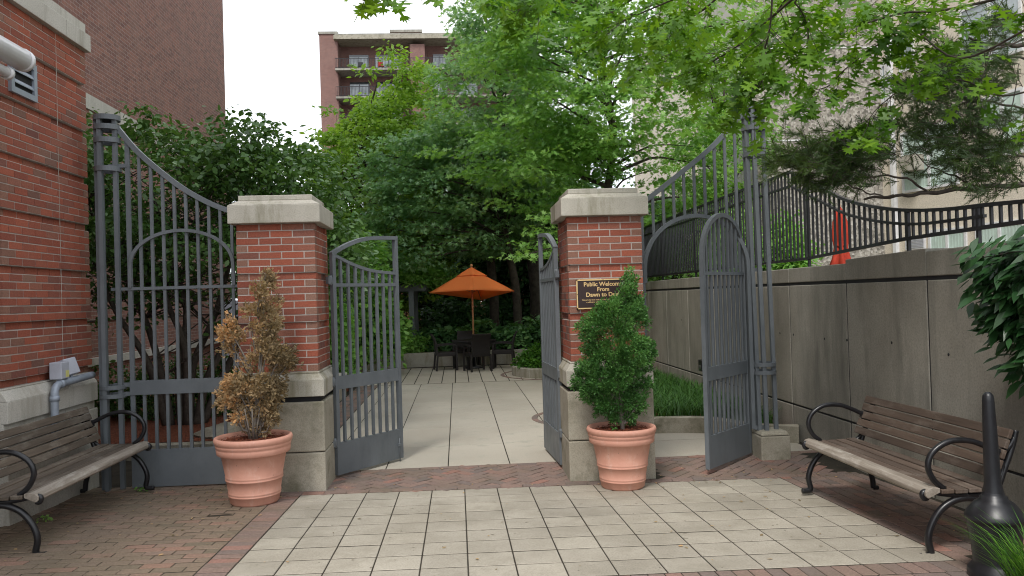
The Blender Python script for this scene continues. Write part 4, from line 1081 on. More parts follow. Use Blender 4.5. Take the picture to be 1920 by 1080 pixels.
b = MB(); b.sweep([(-2.28, 8.7, .42), (-2.28, 12, .42), (-2.28, 15.6, .42)], (0,0,1), .27, .045); b.build('coping', M['stone_pale'], v, .005)
v = thing('garden_wall', 'low concrete kerb in front of the mulch behind the left fixed gate', 'wall', (0, 0, 0))
b = MB(); b.sweep([(-6.0, 9.95, .06), (-4.2, 9.9, .06), (-2.4, 9.8, .06)], (0,0,1), .2, .22); b.build('stone_course', M['stone_base'], v, .01)
# boulder near the kerb
v = thing('boulder', 'flat grey-green rock lying on the mulch behind the left gate', 'rock', (-2.85, 10.3, .13)); b = MB()
rk = random.Random(4); n = 12; vs = []
for i, (q, z) in enumerate([(.32,0),(.35,.07),(.26,.15),(.1,.19)]):
    for k in range(n): a = 2*math.pi*k/n; vs.append((q*1.3*math.cos(a)*(1+rk.uniform(-.12,.12)), q*.8*math.sin(a)*(1+rk.uniform(-.12,.12)), z+rk.uniform(-.015,.015)))
b.add(vs, [(i*n+k, i*n+(k+1) % n, (i+1)*n+(k+1) % n, (i+1)*n+k) for i in range(3) for k in range(n)]+[tuple(range(3*n, 4*n))], .5); b.build('stone', M['stone_base'], v)

# litter bin and pergola and far fence
v = thing('litter_bin', 'black slatted litter bin in the garden behind the left gate leaf', 'bin', (-2.75, 17.0, .17))
b = MB()
for k in range(22): a = 2*math.pi*k/22; b.box(.24*math.cos(a)-.012, .24*math.cos(a)+.012, .24*math.sin(a)-.012, .24*math.sin(a)+.012, .04, .85)
b.build('slatted_body', M['black'], v)
b = MB(); b.lathe([(.25,.83),(.27,.85),(.25,.90),(.15,.92)], 24); b.build('rim', M['black'], v)
b = MB(); b.lathe([(.001,.05),(.22,.05),(.22,.82)], 20); b.build('liner', M['dark'], v)
v = thing('pergola', 'grey timber pergola overgrown with vine left of the umbrella', 'pergola', (-1.25, 22.2, .3))
for (x, y) in ((0, 0), (-2.6, 0), (0, 2.2), (-2.6, 2.2)): b = MB(); b.box(x-.07, x+.07, y-.07, y+.07, 0, 1.75); b.build('post', M['steel'], v)
for y in (0, 2.2): b = MB(); b.box(-3.0, .4, y-.04, y+.04, 1.75, 1.93); b.build('beam', M['steel'], v)
for k in range(6): b = MB(); x = -2.7+k*.56; b.box(x-.03, x+.03, -.45, 2.65, 1.932, 2.07); b.build('rafter', M['steel'], v)
v = thing('metal_fence', 'dark metal fence glimpsed at the back of the garden', 'fence', (0, 31, 0))
b = MB(); b.box(-7, 9, -.02, .02, 1.75, 1.8); b.build('top_rail', M['blackfence'], v)
b = MB(); b.box(-7, 9, -.02, .02, .55, .6); b.build('bottom_rail', M['blackfence'], v)
b = MB(); x = -7
while x < 9: b.box(x, x+.025, -.012, .012, .36, 1.85); x += .14
tag(b.build('bars', M['blackfence'], v), kind='stuff')
v = thing('brick_house', 'red brick house just glimpsed through the trees at the back', 'building', (0, 46, 0))
b = MB(); b.box(-8, 12, 0, 8, 0, 6.5); b.build('wall', M['lowbrick'], v)
b = MB(); b.frustum(-8.3,12.3,-.3,8.3,6.5, -6,10,3,5,8.5); b.build('roof', M['grey_box'], v)
for x in (-6, -2.5, 1, 4.5, 8): b = MB(); b.box(x, x+1.2, -.03, -.002, 1.6, 3.1); w = b.build('window', M['white_frame'], v); b = MB(); b.box(x+.1, x+1.1, -.045, -.032, 1.7, 3.0); b.build('pane', M['glass'], w)

# ================================================================== TREES
# multi-stem shrub tree behind the left fixed gate
v = thing('small_tree', 'multi-stemmed dark green tree behind the left fixed gate', 'tree', (-3.75, 11.4, .15)); rng = np.random.default_rng(31)
b = MB()
stems = [[(-.25,0,0),(-.35,.0,.7),(-.6,.1,1.5),(-1.0,.1,2.4),(-1.3,.0,3.1)], [(-.1,0,0),(-.12,0,.8),(.0,0,1.6),(-.3,.2,2.5),(-.5,.2,3.3)], [(.0,.05,0),(.05,.05,.8),(.35,.1,1.5),(.6,.1,2.3),(.9,.1,3.2)],
         [(.1,0,0),(.3,-.05,.7),(.75,-.1,1.45),(.95,-.1,2.2),(1.3,0,3.0)], [(-.3,0,0),(-.5,-.1,.9),(-.9,-.1,1.6),(-1.1,-.2,2.2)], [(.0,-.05,0),(.0,-.1,1.1),(-.2,-.2,1.9),(.2,-.2,2.8)], [(.15,.1,0),(.6,.2,1.0),(1.3,.2,2.0),(1.9,.1,2.6)]]
for s in stems: b.tube(smooth_pts(s, 5), [.062*(1-.7*i/((len(s)-1)*5)) for i in range((len(s)-1)*5+1)], 8)
Cc = []
while len(Cc) < 420:
    x = rng.uniform(-2.1, 2.35); y = rng.uniform(-1.3, 1.5); q = 1-(x/2.5)**4
    ztop = 3.85-.05*x-.10*max(0, x-.4)**2*2.0; zbot = 1.9+.25*math.sin(x*2.1)
    z = rng.uniform(zbot, ztop+.1*rng.normal())
    if (y/1.5)**2+((z-2.9)/1.2)**2 > 1.1: continue
    if noise.noise(Vector((x*1.2, y*1.2, z*1.2+9))) < -.22: continue
    Cc.append((x, y, z))
for _ in range(40):  # shoots above the crown
    x = rng.uniform(-1.2, 2.4); Cc.append((x, rng.uniform(-1, 1), 3.85-.05*x-.2*max(0, x-.4)**2+rng.uniform(.05, .35)))
for _ in range(22):  # foliage hanging at the left and low
    Cc.append((rng.uniform(-2.2, 1.8), rng.uniform(-.5, 1.2), rng.uniform(1.3, 2.1)))
Cc = np.array(Cc)
for i in rng.permutation(len(Cc))[:150]:
    q = Vector(Cc[i]); s = stems[int(rng.integers(0, 7))]; k = min(range(len(s)), key=lambda j: (Vector(s[j])-q).length+(2 if s[j][2] > q.z else 0)); st = Vector(s[k])
    b.tube(smooth_pts([st, st.lerp(q, .5)+Vector((0, 0, .08)), q], 3), [.012*(1-.8*j/6) for j in range(7)], 5, cap=False)
b.build('trunk', M['bark'], v)
P, A, Nn, S, rn = clump_leaves(Cc, .28, 62, rng, .088, .6, .35, None, .8, .9); leaf_mesh('crown', P, A, Nn, S, OVAL, rn, M['leaf_shrub'], v)

TB = dict(group='garden trees beyond the gateway')
make_tree('tree', 'bright yellow-green leafy tree below the brick apartment tower', 'tree', (-2.8, 25, .3), (-2.5, 25, 8.6), .13, (-2.6, 25, 5.4), (2.6, 2.2, 4.4), 720, 56, .40, .15, OVAL, 'leaf_bright', seed=41, lump=.45, nbranch=120, **TB,
          cut=lambda p: p[2] > 1.6 and p[0] > -4.35+.75*max(0, p[2]-6.1)+.25*math.sin(p[2]*5))
_r = random.Random(8)
EX2 = [(x_, 20.4+.9*_r.random()+.12*abs(x_), 2.7+3.4*_r.random()) for x_ in [(-2.3+1.7*_r.random()) for _ in range(80)]]
make_tree('tree', 'large dark bluish green oak in the centre behind the umbrella', 'tree', (1.78, 23.5, .3), (1.2, 22.5, 11.5), .14, (1.0, 22.9, 7.3), (3.5, 2.7, 5.4), 600, 60, .44, .16, OAKS, 'leaf_dark', 'bark', seed=42, lump=.4, extra=EX2, nbranch=110, flat=.3, drop=(.04, .1), **TB,
          cut=lambda p: p[2] > 2.7+.35*math.sin(p[0]*1.7) and p[2] < 10.6 and not (p[1] > 23.9 and p[2] > 4.5) and p[0] > -2.1+.48*max(0, p[2]-4.0)+.35*math.sin(p[2]*3.1))
make_tree('tree', 'mid-green oak with dark level branches rising behind the right pillar', 'tree', (3.5, 17.0, .1), (3.45, 17.0, 10.5), .13, (3.1, 16.9, 6.8), (3.0, 2.6, 4.6), 470, 60, .42, .14, OAKS, 'leaf_mid', seed=43, lump=.45, nbranch=64, flat=.2, drop=(.015, .05), gap=-.12, **TB,
          cut=lambda p: 2.2 < p[2] < 8.8 and not (p[1] > 17.9 and p[2] > 4.5) and not (3.5 < p[0] < 5.0 and 3.9 < p[2] < 6.4 and random.random() < .6), extra=[(1.3+.2*k, 15.5+.3*math.sin(k), 2.6+.25*(k % 4)) for k in range(8)])
make_tree('tree', 'slender dark tree with small leaves between the central oaks and the beige building', 'tree', (7.3, 21.2, 2), (7.2, 21.2, 9.0), .08, (7.1, 21.2, 6.0), (1.5, 1.5, 3.0), 190, 45, .35, .11, OVAL, 'leaf_mid', seed=44, gap=-.1, nbranch=22, **TB)
# trees closing the back of the garden
for i, (x, y, h, rx, lab) in enumerate(((-5.2, 30, 5.2, 3.0, 'dark background tree at the far left of the garden'), (-1.0, 31.5, 6.5, 3.2, 'dark background tree left of the umbrella'), (3.0, 28.5, 6.5, 3.0, 'dark background tree right of the umbrella'), (7.0, 30, 5.4, 3.4, 'dark background tree behind the right pillar'))):
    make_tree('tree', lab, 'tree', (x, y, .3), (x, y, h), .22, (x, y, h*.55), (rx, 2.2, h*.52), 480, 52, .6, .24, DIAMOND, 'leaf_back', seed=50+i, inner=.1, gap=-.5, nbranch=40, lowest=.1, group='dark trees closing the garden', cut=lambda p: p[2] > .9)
for i, (x, y, r, lab) in enumerate(((2.55, 25.2, .3, 'thick dark trunk in deep shade right of the umbrella'), (1.15, 25.5, .16, 'narrow dark trunk in deep shade behind the umbrella'))):
    v = thing('tree', lab, 'tree', (x, y, .3), 0, 'shaded trunks behind the umbrella')
    b = MB(); b.tube(smooth_pts([(0,0,0),(.03,0,1.5),(-.05,0,3.2),(.1,0,5.5)], 4), [r*1.15, r, r, r*.97, r*.95]+[r*.9]*8, 12); b.build('trunk', M['bark'], v)
    rng = np.random.default_rng(70+i); C_ = crown_points((0, 0, 5.5), 1.8, 1.6, 2.0, 90, rng, .3, .2)
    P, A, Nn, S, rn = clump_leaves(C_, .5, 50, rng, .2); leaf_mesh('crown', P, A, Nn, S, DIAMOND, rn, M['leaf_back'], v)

# shrubs
def shrub(label, x, y, z, rx, ry, h, n, size, mat, T=OVAL, seed=1, name='shrub', group='garden shrubs', cat='shrub', per=40, cr=.16):
    v = thing(name, label, cat, (x, y, z), 0, group); rng = np.random.default_rng(seed); C_ = []
    while len(C_) < n:
        a = rng.uniform(0, 6.28); q = math.sqrt(rng.random()); px, py = q*math.cos(a), q*math.sin(a)
        zz = rng.uniform(.1, 1)*h*math.sqrt(max(.04, 1-q*q))*(1+.3*noise.noise(Vector((px*2+seed, py*2, 0))))
        C_.append((px*rx, py*ry, zz))
    C_ = np.array(C_); b = MB()
    for i in rng.permutation(n)[:min(n, 24)]:
        q = C_[i]; b.tube([(q[0]*.2, q[1]*.2, 0), (q[0]*.7, q[1]*.7, q[2]*.6), tuple(q)], [.014, .010, .004], 5, cap=False)
    b.build('stem', M['bark'], v)
    P, A, Nn, S, rn = clump_leaves(C_, cr, per, rng, size, .7, .15, None, .8, .9); leaf_mesh('foliage', P, A, Nn, S, T, rn, M[mat], v); return v
G2 = 'bushes behind the umbrella'
shrub('dark hosta-like bush directly behind the leftmost wicker chair', -.6, 22.7, .36, .8, .6, .65, 70, .17, 'leaf_deep', seed=1, group=G2)
shrub('blue-green bush behind the umbrella pole', .6, 22.8, .36, .9, .6, .75, 80, .2, 'leaf_deep', seed=2, group=G2)
shrub('blue-green bush behind the rightmost wicker chair', 1.9, 22.7, .36, .9, .7, .75, 90, .17, 'leaf_deep', seed=3, group=G2)
shrub('tall dark bush at the foot of the thick shaded trunk', 3.2, 23.4, .36, 1.0, .8, 1.0, 100, .16, 'leaf_deep', seed=4, group=G2)
shrub('lime green low bush in front of the pergola post', -1.2, 22.4, .36, .75, .45, .45, 60, .10, 'leaf_mid', seed=5, group=G2)
shrub('bright leafy bush climbing the near pergola post', -1.6, 21.95, .36, .35, .3, 1.05, 60, .09, 'leaf_mid', seed=6, group=G2)
shrub('dark bush under the pergola roof', -2.9, 23.0, .36, 1.3, .7, 1.2, 120, .12, 'leaf_deep', seed=7, group=G2)
for i, (x, y, rx, h) in enumerate(((-.3, 26, 1.4, 1.5), (1.9, 27, 1.2, 1.3), (4.3, 26, 1.4, 1.9), (-3.8, 26.5, 1.6, 2.0), (5.6, 25, 1.0, 2.3))):
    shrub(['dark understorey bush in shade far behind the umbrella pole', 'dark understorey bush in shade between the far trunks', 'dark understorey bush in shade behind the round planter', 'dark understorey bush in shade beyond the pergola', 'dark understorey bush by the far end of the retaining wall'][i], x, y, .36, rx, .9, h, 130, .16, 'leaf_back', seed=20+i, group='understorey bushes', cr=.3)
shrub('vine foliage spilling over the pergola roof', -1.9, 22.8, 2.25, 1.9, 1.3, .9, 230, .10, 'leaf_mid', seed=8, name='vine', cat='vine', group='vines', cr=.22)
shrub('bright green perennial clump filling the round stone planter', 2.45, 18.4, .17, 1.08, 1.0, .62, 200, .075, 'grass', seed=9, name='perennial_clump', cat='plant', group='planter plants', per=70, cr=.14)
shrub('leafy plants in the low planter half hidden by the right gate leaf', 2.02, 11.7, .2, .5, .5, .30, 50, .08, 'leaf_mid', seed=10, name='perennial_clump', cat='plant', group='planter plants')
HG = 'clipped dark hedges'
shrub('low dark evergreen hedge behind the trunks of the multi-stemmed tree', -4.4, 12.6, .15, 1.9, .6, .85, 190, .06, 'leaf_shrub', seed=11, group=HG, name='hedge', cat='hedge', per=60)
shrub('low dark evergreen hedge seen left of the left pillar', -2.95, 12.9, .15, .65, .5, .8, 90, .06, 'leaf_shrub', seed=12, group=HG, name='hedge', cat='hedge', per=60)
shrub('tall leafy shrub behind the left brick pillar', -2.9, 16.5, .17, .6, .8, 3.6, 260, .12, 'leaf_mid', seed=13, cr=.3)
shrub('tall pale-leaved shrub seen through the left gate leaf', -2.35, 19.6, .3, .9, .8, 2.9, 240, .15, 'leaf_mid', seed=14, cr=.3)
for i, (x, y, rx, h) in enumerate(((5.05, 14.6, .6, 1.3), (5.3, 17.8, 1.1, 2.3), (4.95, 12.0, .33, .85))):
    shrub(['green shrub behind the black fence above the side gate', 'large leafy shrub at the far end of the black fence', 'small green shrub behind the black fence next to the right column'][i], x, y, 2.0, rx, .7, h, 120, .09, 'leaf_mid', seed=30+i, group='shrubs on the terrace', cr=.2)

# ---- grasses
def blades(name, x0, x1, y0, y1, z, n, h, w, mat, seed, label=None, cat=None, kind=None, lean=.6, inside=None, ctr=None):
    rng = np.random.default_rng(seed); vs = []; fs = []; rn = []
    while len(fs) < n*3:
        x, y = rng.uniform(x0, x1), rng.uniform(y0, y1)
        if inside and not inside(x, y): continue
        hh = h*rng.uniform(.6, 1.15); a = rng.uniform(0, 6.28); L = lean*hh*rng.uniform(.3, 1.2)
        if ctr is not None: a = math.atan2(y-ctr[1], x-ctr[0])+rng.normal()*.5
        dx, dy = math.cos(a), math.sin(a); sx, sy = -dy*w/2, dx*w/2; b0 = len(vs); r = rng.random()
        for t, ww in ((0, 1), (.4, .9), (.75, .6), (1, .05)):
            px, py, pz = x+dx*L*t*t, y+dy*L*t*t, z+hh*(t-.35*t**3*lean)
            vs += [(px-sx*ww, py-sy*ww, pz), (px+sx*ww, py+sy*ww, pz)]
        for k in range(3): fs.append((b0+2*k, b0+2*k+1, b0+2*k+3, b0+2*k+2)); rn.append(r)
    b = MB(); b.v = vs; b.f = [list(f) for f in fs]; b.r = rn; b.s = [True]*len(fs)
    o = b.build(name, M[mat]); return tag(o, label, cat, None, kind)
blades('grass_bed', 2.15, 3.9, 9.4, 15.5, .10, 9000, .34, .011, 'grass_dark', 3, 'dark strap-leaved grass filling the bed behind the right pillar', 'grass', 'stuff', .9,
       inside=lambda x, y: y > 10.25 or (x-2.0) > (10.25-y)*1.35+1.0 )
blades('ornamental_grass', 2.84, 3.06, 3.78, 4.02, G(2.9, 3.9), 430, .50, .008, 'grass', 4, 'bright green arching grass clump at the bottom right corner', 'grass clump', None, .6, ctr=(2.96, 3.9))

# ---- overhanging oak
random.seed(77); rng = np.random.default_rng(77)
root = thing('oak_tree', 'overhanging oak branches with bright lobed leaves across the upper right', 'tree', (4.9, 2.6, 2.0))
b = MB(); b.tube(smooth_pts([(0, 0, 0), (.1, 0, 1.5), (0, .1, 3.0), (-.1, .1, 5.2)], 5), [.22-.007*i for i in range(16)], 12)
org = Vector((4.9, 2.6, 2.0))
limbs = [  # picture positions with distance
 ([(1560,-60,5.2),(1490,-5,5.6),(1432,45,6.0),(1375,92,6.6),(1310,128,7.4),(1250,150,8.4)], .013),
 ([(1448,-20,5.4),(1446,30,5.5),(1440,70,5.6),(1432,100,5.7),(1433,130,5.75),(1422,165,5.8),(1395,190,6.0)], .008),
 ([(1490,5,5.5),(1505,25,5.6),(1515,55,5.7),(1517,90,5.8)], .006),
 ([(1980,-40,4.8),(1860,0,5.3),(1760,20,5.8),(1690,25,6.0),(1600,50,6.5),(1540,62,7.0)], .012),
 ([(1950,40,5.0),(1800,110,5.6),(1705,50,6.0),(1660,75,6.2),(1590,125,6.5),(1555,160,6.7),(1530,168,6.8)], .009),
 ([(1990,150,5.2),(1880,180,5.6),(1800,150,5.8),(1700,165,6.0),(1660,190,6.1),(1635,215,6.1),(1625,240,6.1)], .007),
 ([(1380,-40,6.6),(1300,30,7.0),(1200,50,7.6),(1130,70,8.2),(1100,80,8.6)], .012),
 ([(1400,-60,5.8),(1260,0,6.4),(1190,30,6.9),(1120,60,7.4)], .010),
 ([(1430,60,7.2),(1340,100,7.4),(1290,90,7.6),(1240,110,8)], .006),
 ([(1120,-60,5.2),(1040,-30,5.4),(1000,0,5.5),(965,22,5.6)], .006),
 ([(900,-150,4.4),(830,-110,4.5),(770,-75,4.55),(700,-62,4.6)], .006),
 ([(1900,-40,6.0),(1750,-10,6.2),(1600,-10,6.6),(1450,-20,7.0)], .010),
 ([(1350,-40,7.5),(1300,20,8.2),(1230,90,9),(1150,120,9.8)], .010),
]
hub = Vector((4.8, 2.7, 7.0))
P_, A_l, N_, S_l, R_l = [], [], [], [], []
def add_leaf(p, d, size, r):
    a = d+Vector((rng.normal()*.45, rng.normal()*.45, rng.normal()*.2-.25)); P_.append(p); A_l.append(a); N_.append((rng.normal()*.45, rng.normal()*.45-.35, .9)); S_l.append(size*rng.uniform(.75, 1.25)); R_l.append(r)
for li, (pl, r) in enumerate(limbs):
    w = [at(*q) for q in pl]; sm = smooth_pts(w, 5)
    b.tube([p-org for p in [hub.lerp(w[0], .0), hub.lerp(w[0], .5)+Vector((0,0,.3)), w[0]]], [.05, .03, r], 6)
    b.tube([p-org for p in sm], [r*(1-.65*i/len(sm)) for i in range(len(sm))], 6)
    dens = 1.0
    for i in range(3, len(sm)-1):
        t = (sm[i+1]-sm[i-1]).normalized(); seglen = (sm[i+1]-sm[i]).length
        for s in range(max(1, int(seglen/.055*dens))):
            # side twig with a fan of leaves
            side = Vector((rng.normal(), rng.normal(), rng.normal()*.5-.12)); side -= t*side.dot(t)
            side = (side.normalized()+t*.7).normalized(); L = rng.uniform(.08, .34)
            p0 = sm[i].lerp(sm[i+1], rng.random()); p1 = p0+side*L+Vector((0, 0, -L*.25))
            b.tube([p0-org, p1-org], [.0028, .0015], 4, cap=False)
            rr = rng.uniform(.15, .85)
            for k in range(int(rng.integers(3, 6))):
                q = p0.lerp(p1, rng.uniform(.45, 1)); add_leaf(q, side+Vector((rng.normal()*.5, rng.normal()*.5, 0)), .15, rr+rng.normal()*.12)
    for k in range(6): add_leaf(sm[-1], (sm[-1]-sm[-2]).normalized(), .13, .6)
# the drooping spray in front of the right column and a few clusters
def cluster(px, py, Y, n, spread, sz=.15, r=.55):
    n = max(2, int(n*.8))
    c = at(px, py, Y)
    for k in range(n):
        q = c+Vector((rng.normal()*spread, rng.normal()*spread, rng.normal()*spread*.6)); add_leaf(q, Vector((rng.normal(), rng.normal()*.6, -.35)), sz, r+rng.normal()*.15)
for a in ((1362,208,6.2,18,.09),(1345,228,6.2,12,.07),(1320,190,6.5,10,.1),(1460,145,5.8,12,.12),(1505,170,5.8,9,.1),(1620,170,6.1,12,.12),(1640,235,6.1,12,.10),(1590,245,6.3,6,.1),(1425,20,5.8,18,.16),(1300,60,7,30,.22),(1200,70,7.4,34,.25),(1120,95,8,26,.25),(1260,140,8,30,.22),(1340,150,7,22,.16),(1180,20,6.6,24,.2),(1280,10,6.4,28,.2),(1580,20,6.2,30,.2),(1660,10,6,26,.2),(1750,40,6,26,.2),(1840,20,5.6,26,.2),(1690,120,6,14,.15),(1540,90,6.6,20,.18),(1800,100,5.8,12,.15),
          (735,-6,4.5,3,.05),(765,-2,4.5,3,.04),(800,-10,4.5,3,.05),(700,0,4.5,2,.02),(945,10,5.5,8,.07),(975,5,5.5,9,.08),(1010,0,5.5,9,.08),(885,2,5.5,4,.06),(1060,25,7,18,.2),(1100,10,7,18,.2),(1150,50,7.2,24,.25),(1230,40,6.8,26,.22),(1330,20,6.3,26,.2),(1390,60,6.2,20,.16),(1400,120,6.6,18,.15),(1450,90,6.2,18,.14),(1500,40,6.2,22,.18),(1480,-5,6,24,.2),(1550,10,6,24,.2),(1620,60,6.2,22,.18),(1700,30,6,24,.18),(1290,110,7.4,24,.2),(1220,110,7.6,24,.22),(1370,170,6.6,14,.11),(1430,190,6,8,.08),(1760,90,6,18,.16),(1720,150,6.2,10,.12),(1300,170,7.5,18,.18)):
    cluster(*a)
b.build('trunk', M['bark'], root)
leaf_mesh('crown', np.array(P_)-np.array(org), np.array(A_l), np.array(N_), np.array(S_l), OAK, np.array(R_l), M['leaf_near'], root)

# ---- conifer with spreading branches over the fence
rng = np.random.default_rng(88)
root = thing('conifer_tree', 'dark spreading conifer branches hanging over the black fence at right', 'tree', (7.4, 8.0, 2.0)); org = Vector((7.4, 8.0, 2.0))
b = MB(); b.tube(smooth_pts([(0,0,0),(.05,0,1.2),(-.05,0,2.6),(0,.1,4.6)], 4), [.16-.009*i for i in range(13)], 10)
br = [([(2050,350,7.6),(1920,347,7.4),(1830,352,7.2),(1740,362,7.0),(1680,368,7.0),(1620,372,7.0)], .030),
      ([(2050,80,7.4),(1920,85,7.2),(1880,83,7.1),(1840,80,7.0),(1800,60,6.9)], .026),
      ([(1830,352,7.2),(1790,330,7.1),(1740,310,7.0),(1700,270,7.0)], .010),
      ([(1740,362,7.0),(1700,335,6.9),(1640,330,6.9),(1580,335,6.9),(1520,325,6.9),(1470,300,6.9)], .012),
      ([(1680,368,7.0),(1640,365,6.9),(1600,350,6.9),(1550,320,6.9),(1510,300,6.9)], .009),
      ([(2000,230,7.4),(1900,200,7.2),(1840,190,7.1),(1780,195,7.0),(1710,170,7)], .014),
      ([(1920,110,7.2),(1860,105,7.1),(1800,140,7.0),(1740,150,7.0),(1690,165,7)], .012),
      ([(2000,300,7.4),(1900,290,7.2),(1850,250,7.1),(1800,230,7.0),(1750,240,7.0)], .014),
      ([(1950,60,7.0),(1850,100,6.9),(1760,130,6.8),(1720,170,6.8),(1690,200,6.8),(1640,260,6.8)], .009),
      ([(1920,347,7.4),(1880,300,7.2),(1880,250,7.1),(1900,190,7.1),(1910,120,7.1)], .010),
      ([(1960,10,7.0),(1900,30,7.0),(1880,20,7.0),(1850,50,7.0)], .010)]
for pl, r in br:
    sm = smooth_pts([at(*q) for q in pl], 5)
    if pl[0][0] > 1940: b.tube([Vector((0, 0, max(.5, sm[0].z-2-.3))), sm[0]-org], [r*1.6, r], 6)
    b.tube([p-org+Vector((0, 0, .01*math.sin(i*1.7))) for i, p in enumerate(sm)], [r*(1-.7*i/len(sm)) for i in range(len(sm))], 6)
P_, A_l, N_, S_l, R_l = [], [], [], [], []
blobs = [(1500,300,35,1),(1530,290,45,1),(1570,300,50,1),(1610,290,45,1),(1600,325,35,1),(1560,335,30,.8),(1640,310,40,.8),(1480,305,25,1),(1650,270,40,.9),(1690,290,25,.5),(1600,260,30,.7),
         (1780,120,45,1),(1820,140,45,1),(1850,110,40,1),(1760,160,35,.9),(1810,180,35,.8),(1860,160,40,.8),(1720,160,30,.8),(1740,230,40,.8),(1780,250,45,.8),(1820,240,40,.8),(1830,280,45,1),(1800,310,35,.9),(1860,300,40,1),(1900,280,40,1),(1890,220,35,.8),(1900,330,30,1),(1870,50,35,.8),(1900,40,30,.9),(1740,200,30,.6),(1700,230,30,.5),(1860,350,30,.5),(1900,150,30,.5),(1690,330,20,.4),(1755,290,20,.4),(1840,205,40,.7)]
for (px, py, rr, dn) in blobs:
    for _ in range(int(36*dn*(rr/40)**2)):
        c = at(px+rng.normal()*rr*.62, py+rng.normal()*rr*.45, 7.0+rng.normal()*.25)
        d0 = Vector((-1+rng.normal()*.7, rng.normal()*.6, rng.normal()*.45)).normalized(); L = rng.uniform(.1, .26)
        b.tube([c-org, c+d0*L*.5-org+Vector((0, 0, .01)), c+d0*L-org], [.0035, .0025, .0015], 4, cap=False)
        g = rng.random()*.5+(.4 if px < 1560 else .05)
        for k in range(15):
            q = c+d0*L*rng.uniform(.1, 1.05); a = d0*.8+Vector(rng.normal(size=3)*.55); P_.append(q); A_l.append(a); N_.append(rng.normal(size=3)); S_l.append(rng.uniform(.06, .12)); R_l.append(g+rng.random()*.3)
b.build('trunk', M['bark'], root)
leaf_mesh('crown', np.array(P_)-np.array(org), np.array([tuple(a) for a in A_l]), np.array(N_), np.array(S_l), FROND, np.array(R_l), M['leaf_conifer'], root)

# ---- glossy shrub leaning over the wall at the right edge
rng = np.random.default_rng(99)
root = thing('overhanging_shrub', 'dark glossy-leaved shrub hanging in front of the retaining wall at the right edge', 'shrub', (3.95, 4.3, 1.6)); org = Vector((3.95, 4.3, 1.6))
b = MB(); P_, A_l, N_, S_l, R_l = [], [], [], [], []
tips = [(1820,475,5.0),(1850,500,5.0),(1835,530,5.0),(1870,560,5.0),(1860,600,5.05),(1890,640,5.0),(1905,680,5.0),(1900,480,4.9),(1880,460,4.9),(1910,540,4.8),(1930,600,4.8),(1900,600,4.9),(1880,530,4.9),(1930,470,4.7),(1850,575,5.0),(1925,660,4.8),(1895,505,4.8),(1830,505,5.0),(1845,560,5.1)]
for t_ in tips:
    p = at(t_[0]+22, t_[1]+8, t_[2]); s = Vector((p.x*.0+3.9, 4.25, 1.9+rng.normal()*.25)); b.tube([p_-org for p_ in smooth_pts([s, s.lerp(p, .5)+Vector((0, 0, .06)), p], 4)], [.009*(1-.08*j) for j in range(9)], 5)
    g = rng.random()*.5
    for k in range(34):
        q = s.lerp(p, .15+.8*rng.random())+Vector((rng.normal()*.06, rng.normal()*.09, rng.normal()*.08)); P_.append(q); A_l.append((-.6+rng.normal()*.5, rng.normal()*.5, -.4+rng.normal()*.3)); N_.append((rng.normal()*.35-.2, rng.normal()*.35-.4, .8)); S_l.append(rng.uniform(.09, .16)); R_l.append(g+rng.random()*.4)
    for k in range(42):
        q = p+Vector((rng.normal()*.06+.05, rng.normal()*.08, rng.normal()*.065)); P_.append(q); A_l.append((-.7+rng.normal()*.45, rng.normal()*.5, -.45+rng.normal()*.3)); N_.append((rng.normal()*.35-.2, rng.normal()*.35-.4, .8)); S_l.append(rng.uniform(.10, .17)); R_l.append(g+rng.random()*.4)
b.build('stem', M['bark'], root)
leaf_mesh('foliage', np.array(P_)-np.array(org), np.array(A_l), np.array(N_), np.array(S_l), LANCE, np.array(R_l), M['leaf_rhodo'], root)

# ---- fallen leaves and small weeds
rng = np.random.default_rng(5); n = 520
xs_ = rng.uniform(-3.6, 3.9, n); ys2 = np.where(rng.random(n) < .5, rng.uniform(5, 8.5, n), rng.uniform(7.4, 8.3, n))
sel = (np.abs(xs_) > 1.4) | (rng.random(n) < .25); xs_, ys2 = xs_[sel], ys2[sel]
P = np.array([(x, y, G(x, y)+.008) for x, y in zip(xs_, ys2)]); n = len(P)
A = rng.normal(size=(n, 3)); A[:, 2] *= .1; Nn = rng.normal(size=(n, 3))*.15; Nn[:, 2] = 1
tag(leaf_mesh('fallen_leaves', P, A, Nn, rng.uniform(.012, .04, n), OVAL, rng.random(n)*.8, M['leaf_dry']), 'scattered small dry fallen leaves on the paving', kind='stuff')
for (x, y, lab) in ((-3.1, 8.02, 'tiny green weed growing at the foot of the left fixed gate'), (-3.45, 6.9, 'tiny weed between the bricks under the left bench')):
    v = thing('weed', lab, 'weed', (x, y, G(x, y)), 0, 'weeds in the paving'); rg = np.random.default_rng(int(y*10))
    P, A, Nn, S, rn = clump_leaves(np.array([[0, 0, .03]]), .05, 18, rg, .04); leaf_mesh('leaves', P, A, Nn, S, OVAL, rn, M['leaf_mid'], v)

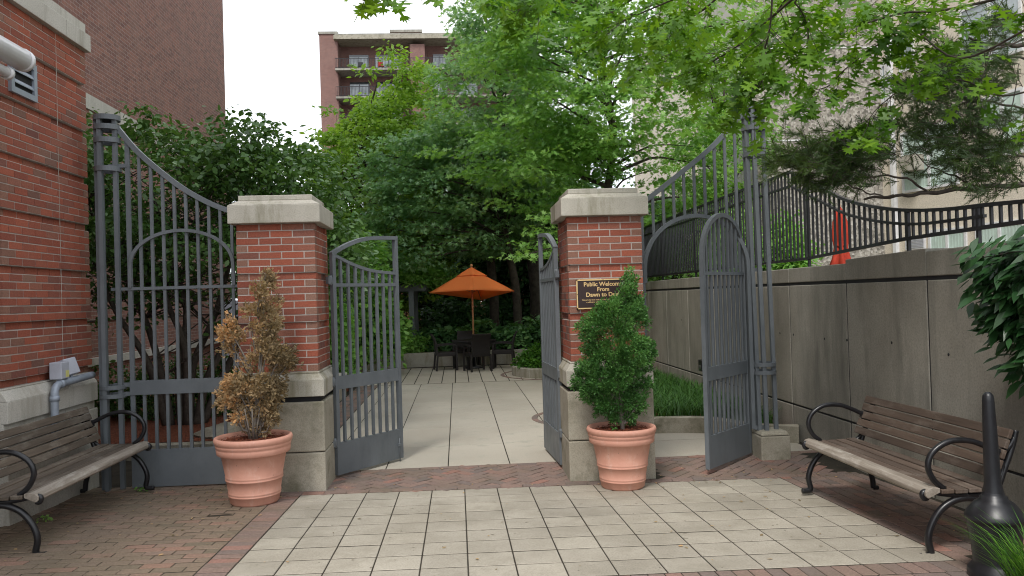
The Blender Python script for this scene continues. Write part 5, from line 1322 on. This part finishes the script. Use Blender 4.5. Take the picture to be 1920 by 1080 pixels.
# ================================================================== LIGHT
EL, AZ_ = R(56), R(205)
w = bpy.data.worlds.new('World'); scene.world = w; w.use_nodes = True; nt = w.node_tree; nt.nodes.clear()
out = nt.nodes.new('ShaderNodeOutputWorld'); bg = nt.nodes.new('ShaderNodeBackground'); sky = nt.nodes.new('ShaderNodeTexSky')
sky.sky_type = 'NISHITA'; sky.sun_disc = False; sky.sun_elevation = EL; sky.sun_rotation = AZ_; sky.air_density = 1.0; sky.dust_density = 2.0
mx = nt.nodes.new('ShaderNodeMix'); mx.data_type = 'RGBA'; mx.inputs[0].default_value = .86
nz = nt.nodes.new('ShaderNodeTexNoise'); nz.inputs['Scale'].default_value = 1.6; nz.inputs['Detail'].default_value = 5
cr_ = nt.nodes.new('ShaderNodeValToRGB'); cr_.color_ramp.elements[0].position = .35; cr_.color_ramp.elements[1].position = .65
cr_.color_ramp.elements[0].color = (.86, .90, .96, 1); cr_.color_ramp.elements[1].color = (1, 1, 1, 1)
ml = nt.nodes.new('ShaderNodeMix'); ml.data_type = 'RGBA'; ml.blend_type = 'MULTIPLY'; ml.inputs[0].default_value = 1; ml.inputs[7].default_value = (9.5, 9.6, 9.7, 1)
nt.links.new(nz.outputs[0], cr_.inputs[0]); nt.links.new(cr_.outputs[0], ml.inputs[6])
nt.links.new(sky.outputs[0], mx.inputs[6]); nt.links.new(ml.outputs[2], mx.inputs[7]); nt.links.new(mx.outputs[2], bg.inputs[0]); bg.inputs[1].default_value = .10
nt.links.new(bg.outputs[0], out.inputs[0])
sd = bpy.data.lights.new('sun', 'SUN'); so = bpy.data.objects.new('sun', sd); COL.objects.link(so)
sd.energy = 1.5; sd.angle = R(14); sd.color = (1, .96, .90)
d = Vector((math.sin(AZ_)*math.cos(EL), math.cos(AZ_)*math.cos(EL), math.sin(EL)))
so.rotation_euler = d.to_track_quat('Z', 'Y').to_euler()
vs_ = scene.view_settings; vs_.view_transform = 'Standard'; vs_.look = 'None'; vs_.gamma = 1; vs_.exposure = .9; vs_.use_curve_mapping = False
scene.cycles.filter_width = 1.05; scene.cycles.max_bounces = 7; scene.cycles.diffuse_bounces = 5; scene.cycles.transmission_bounces = 4; scene.cycles.glossy_bounces = 2
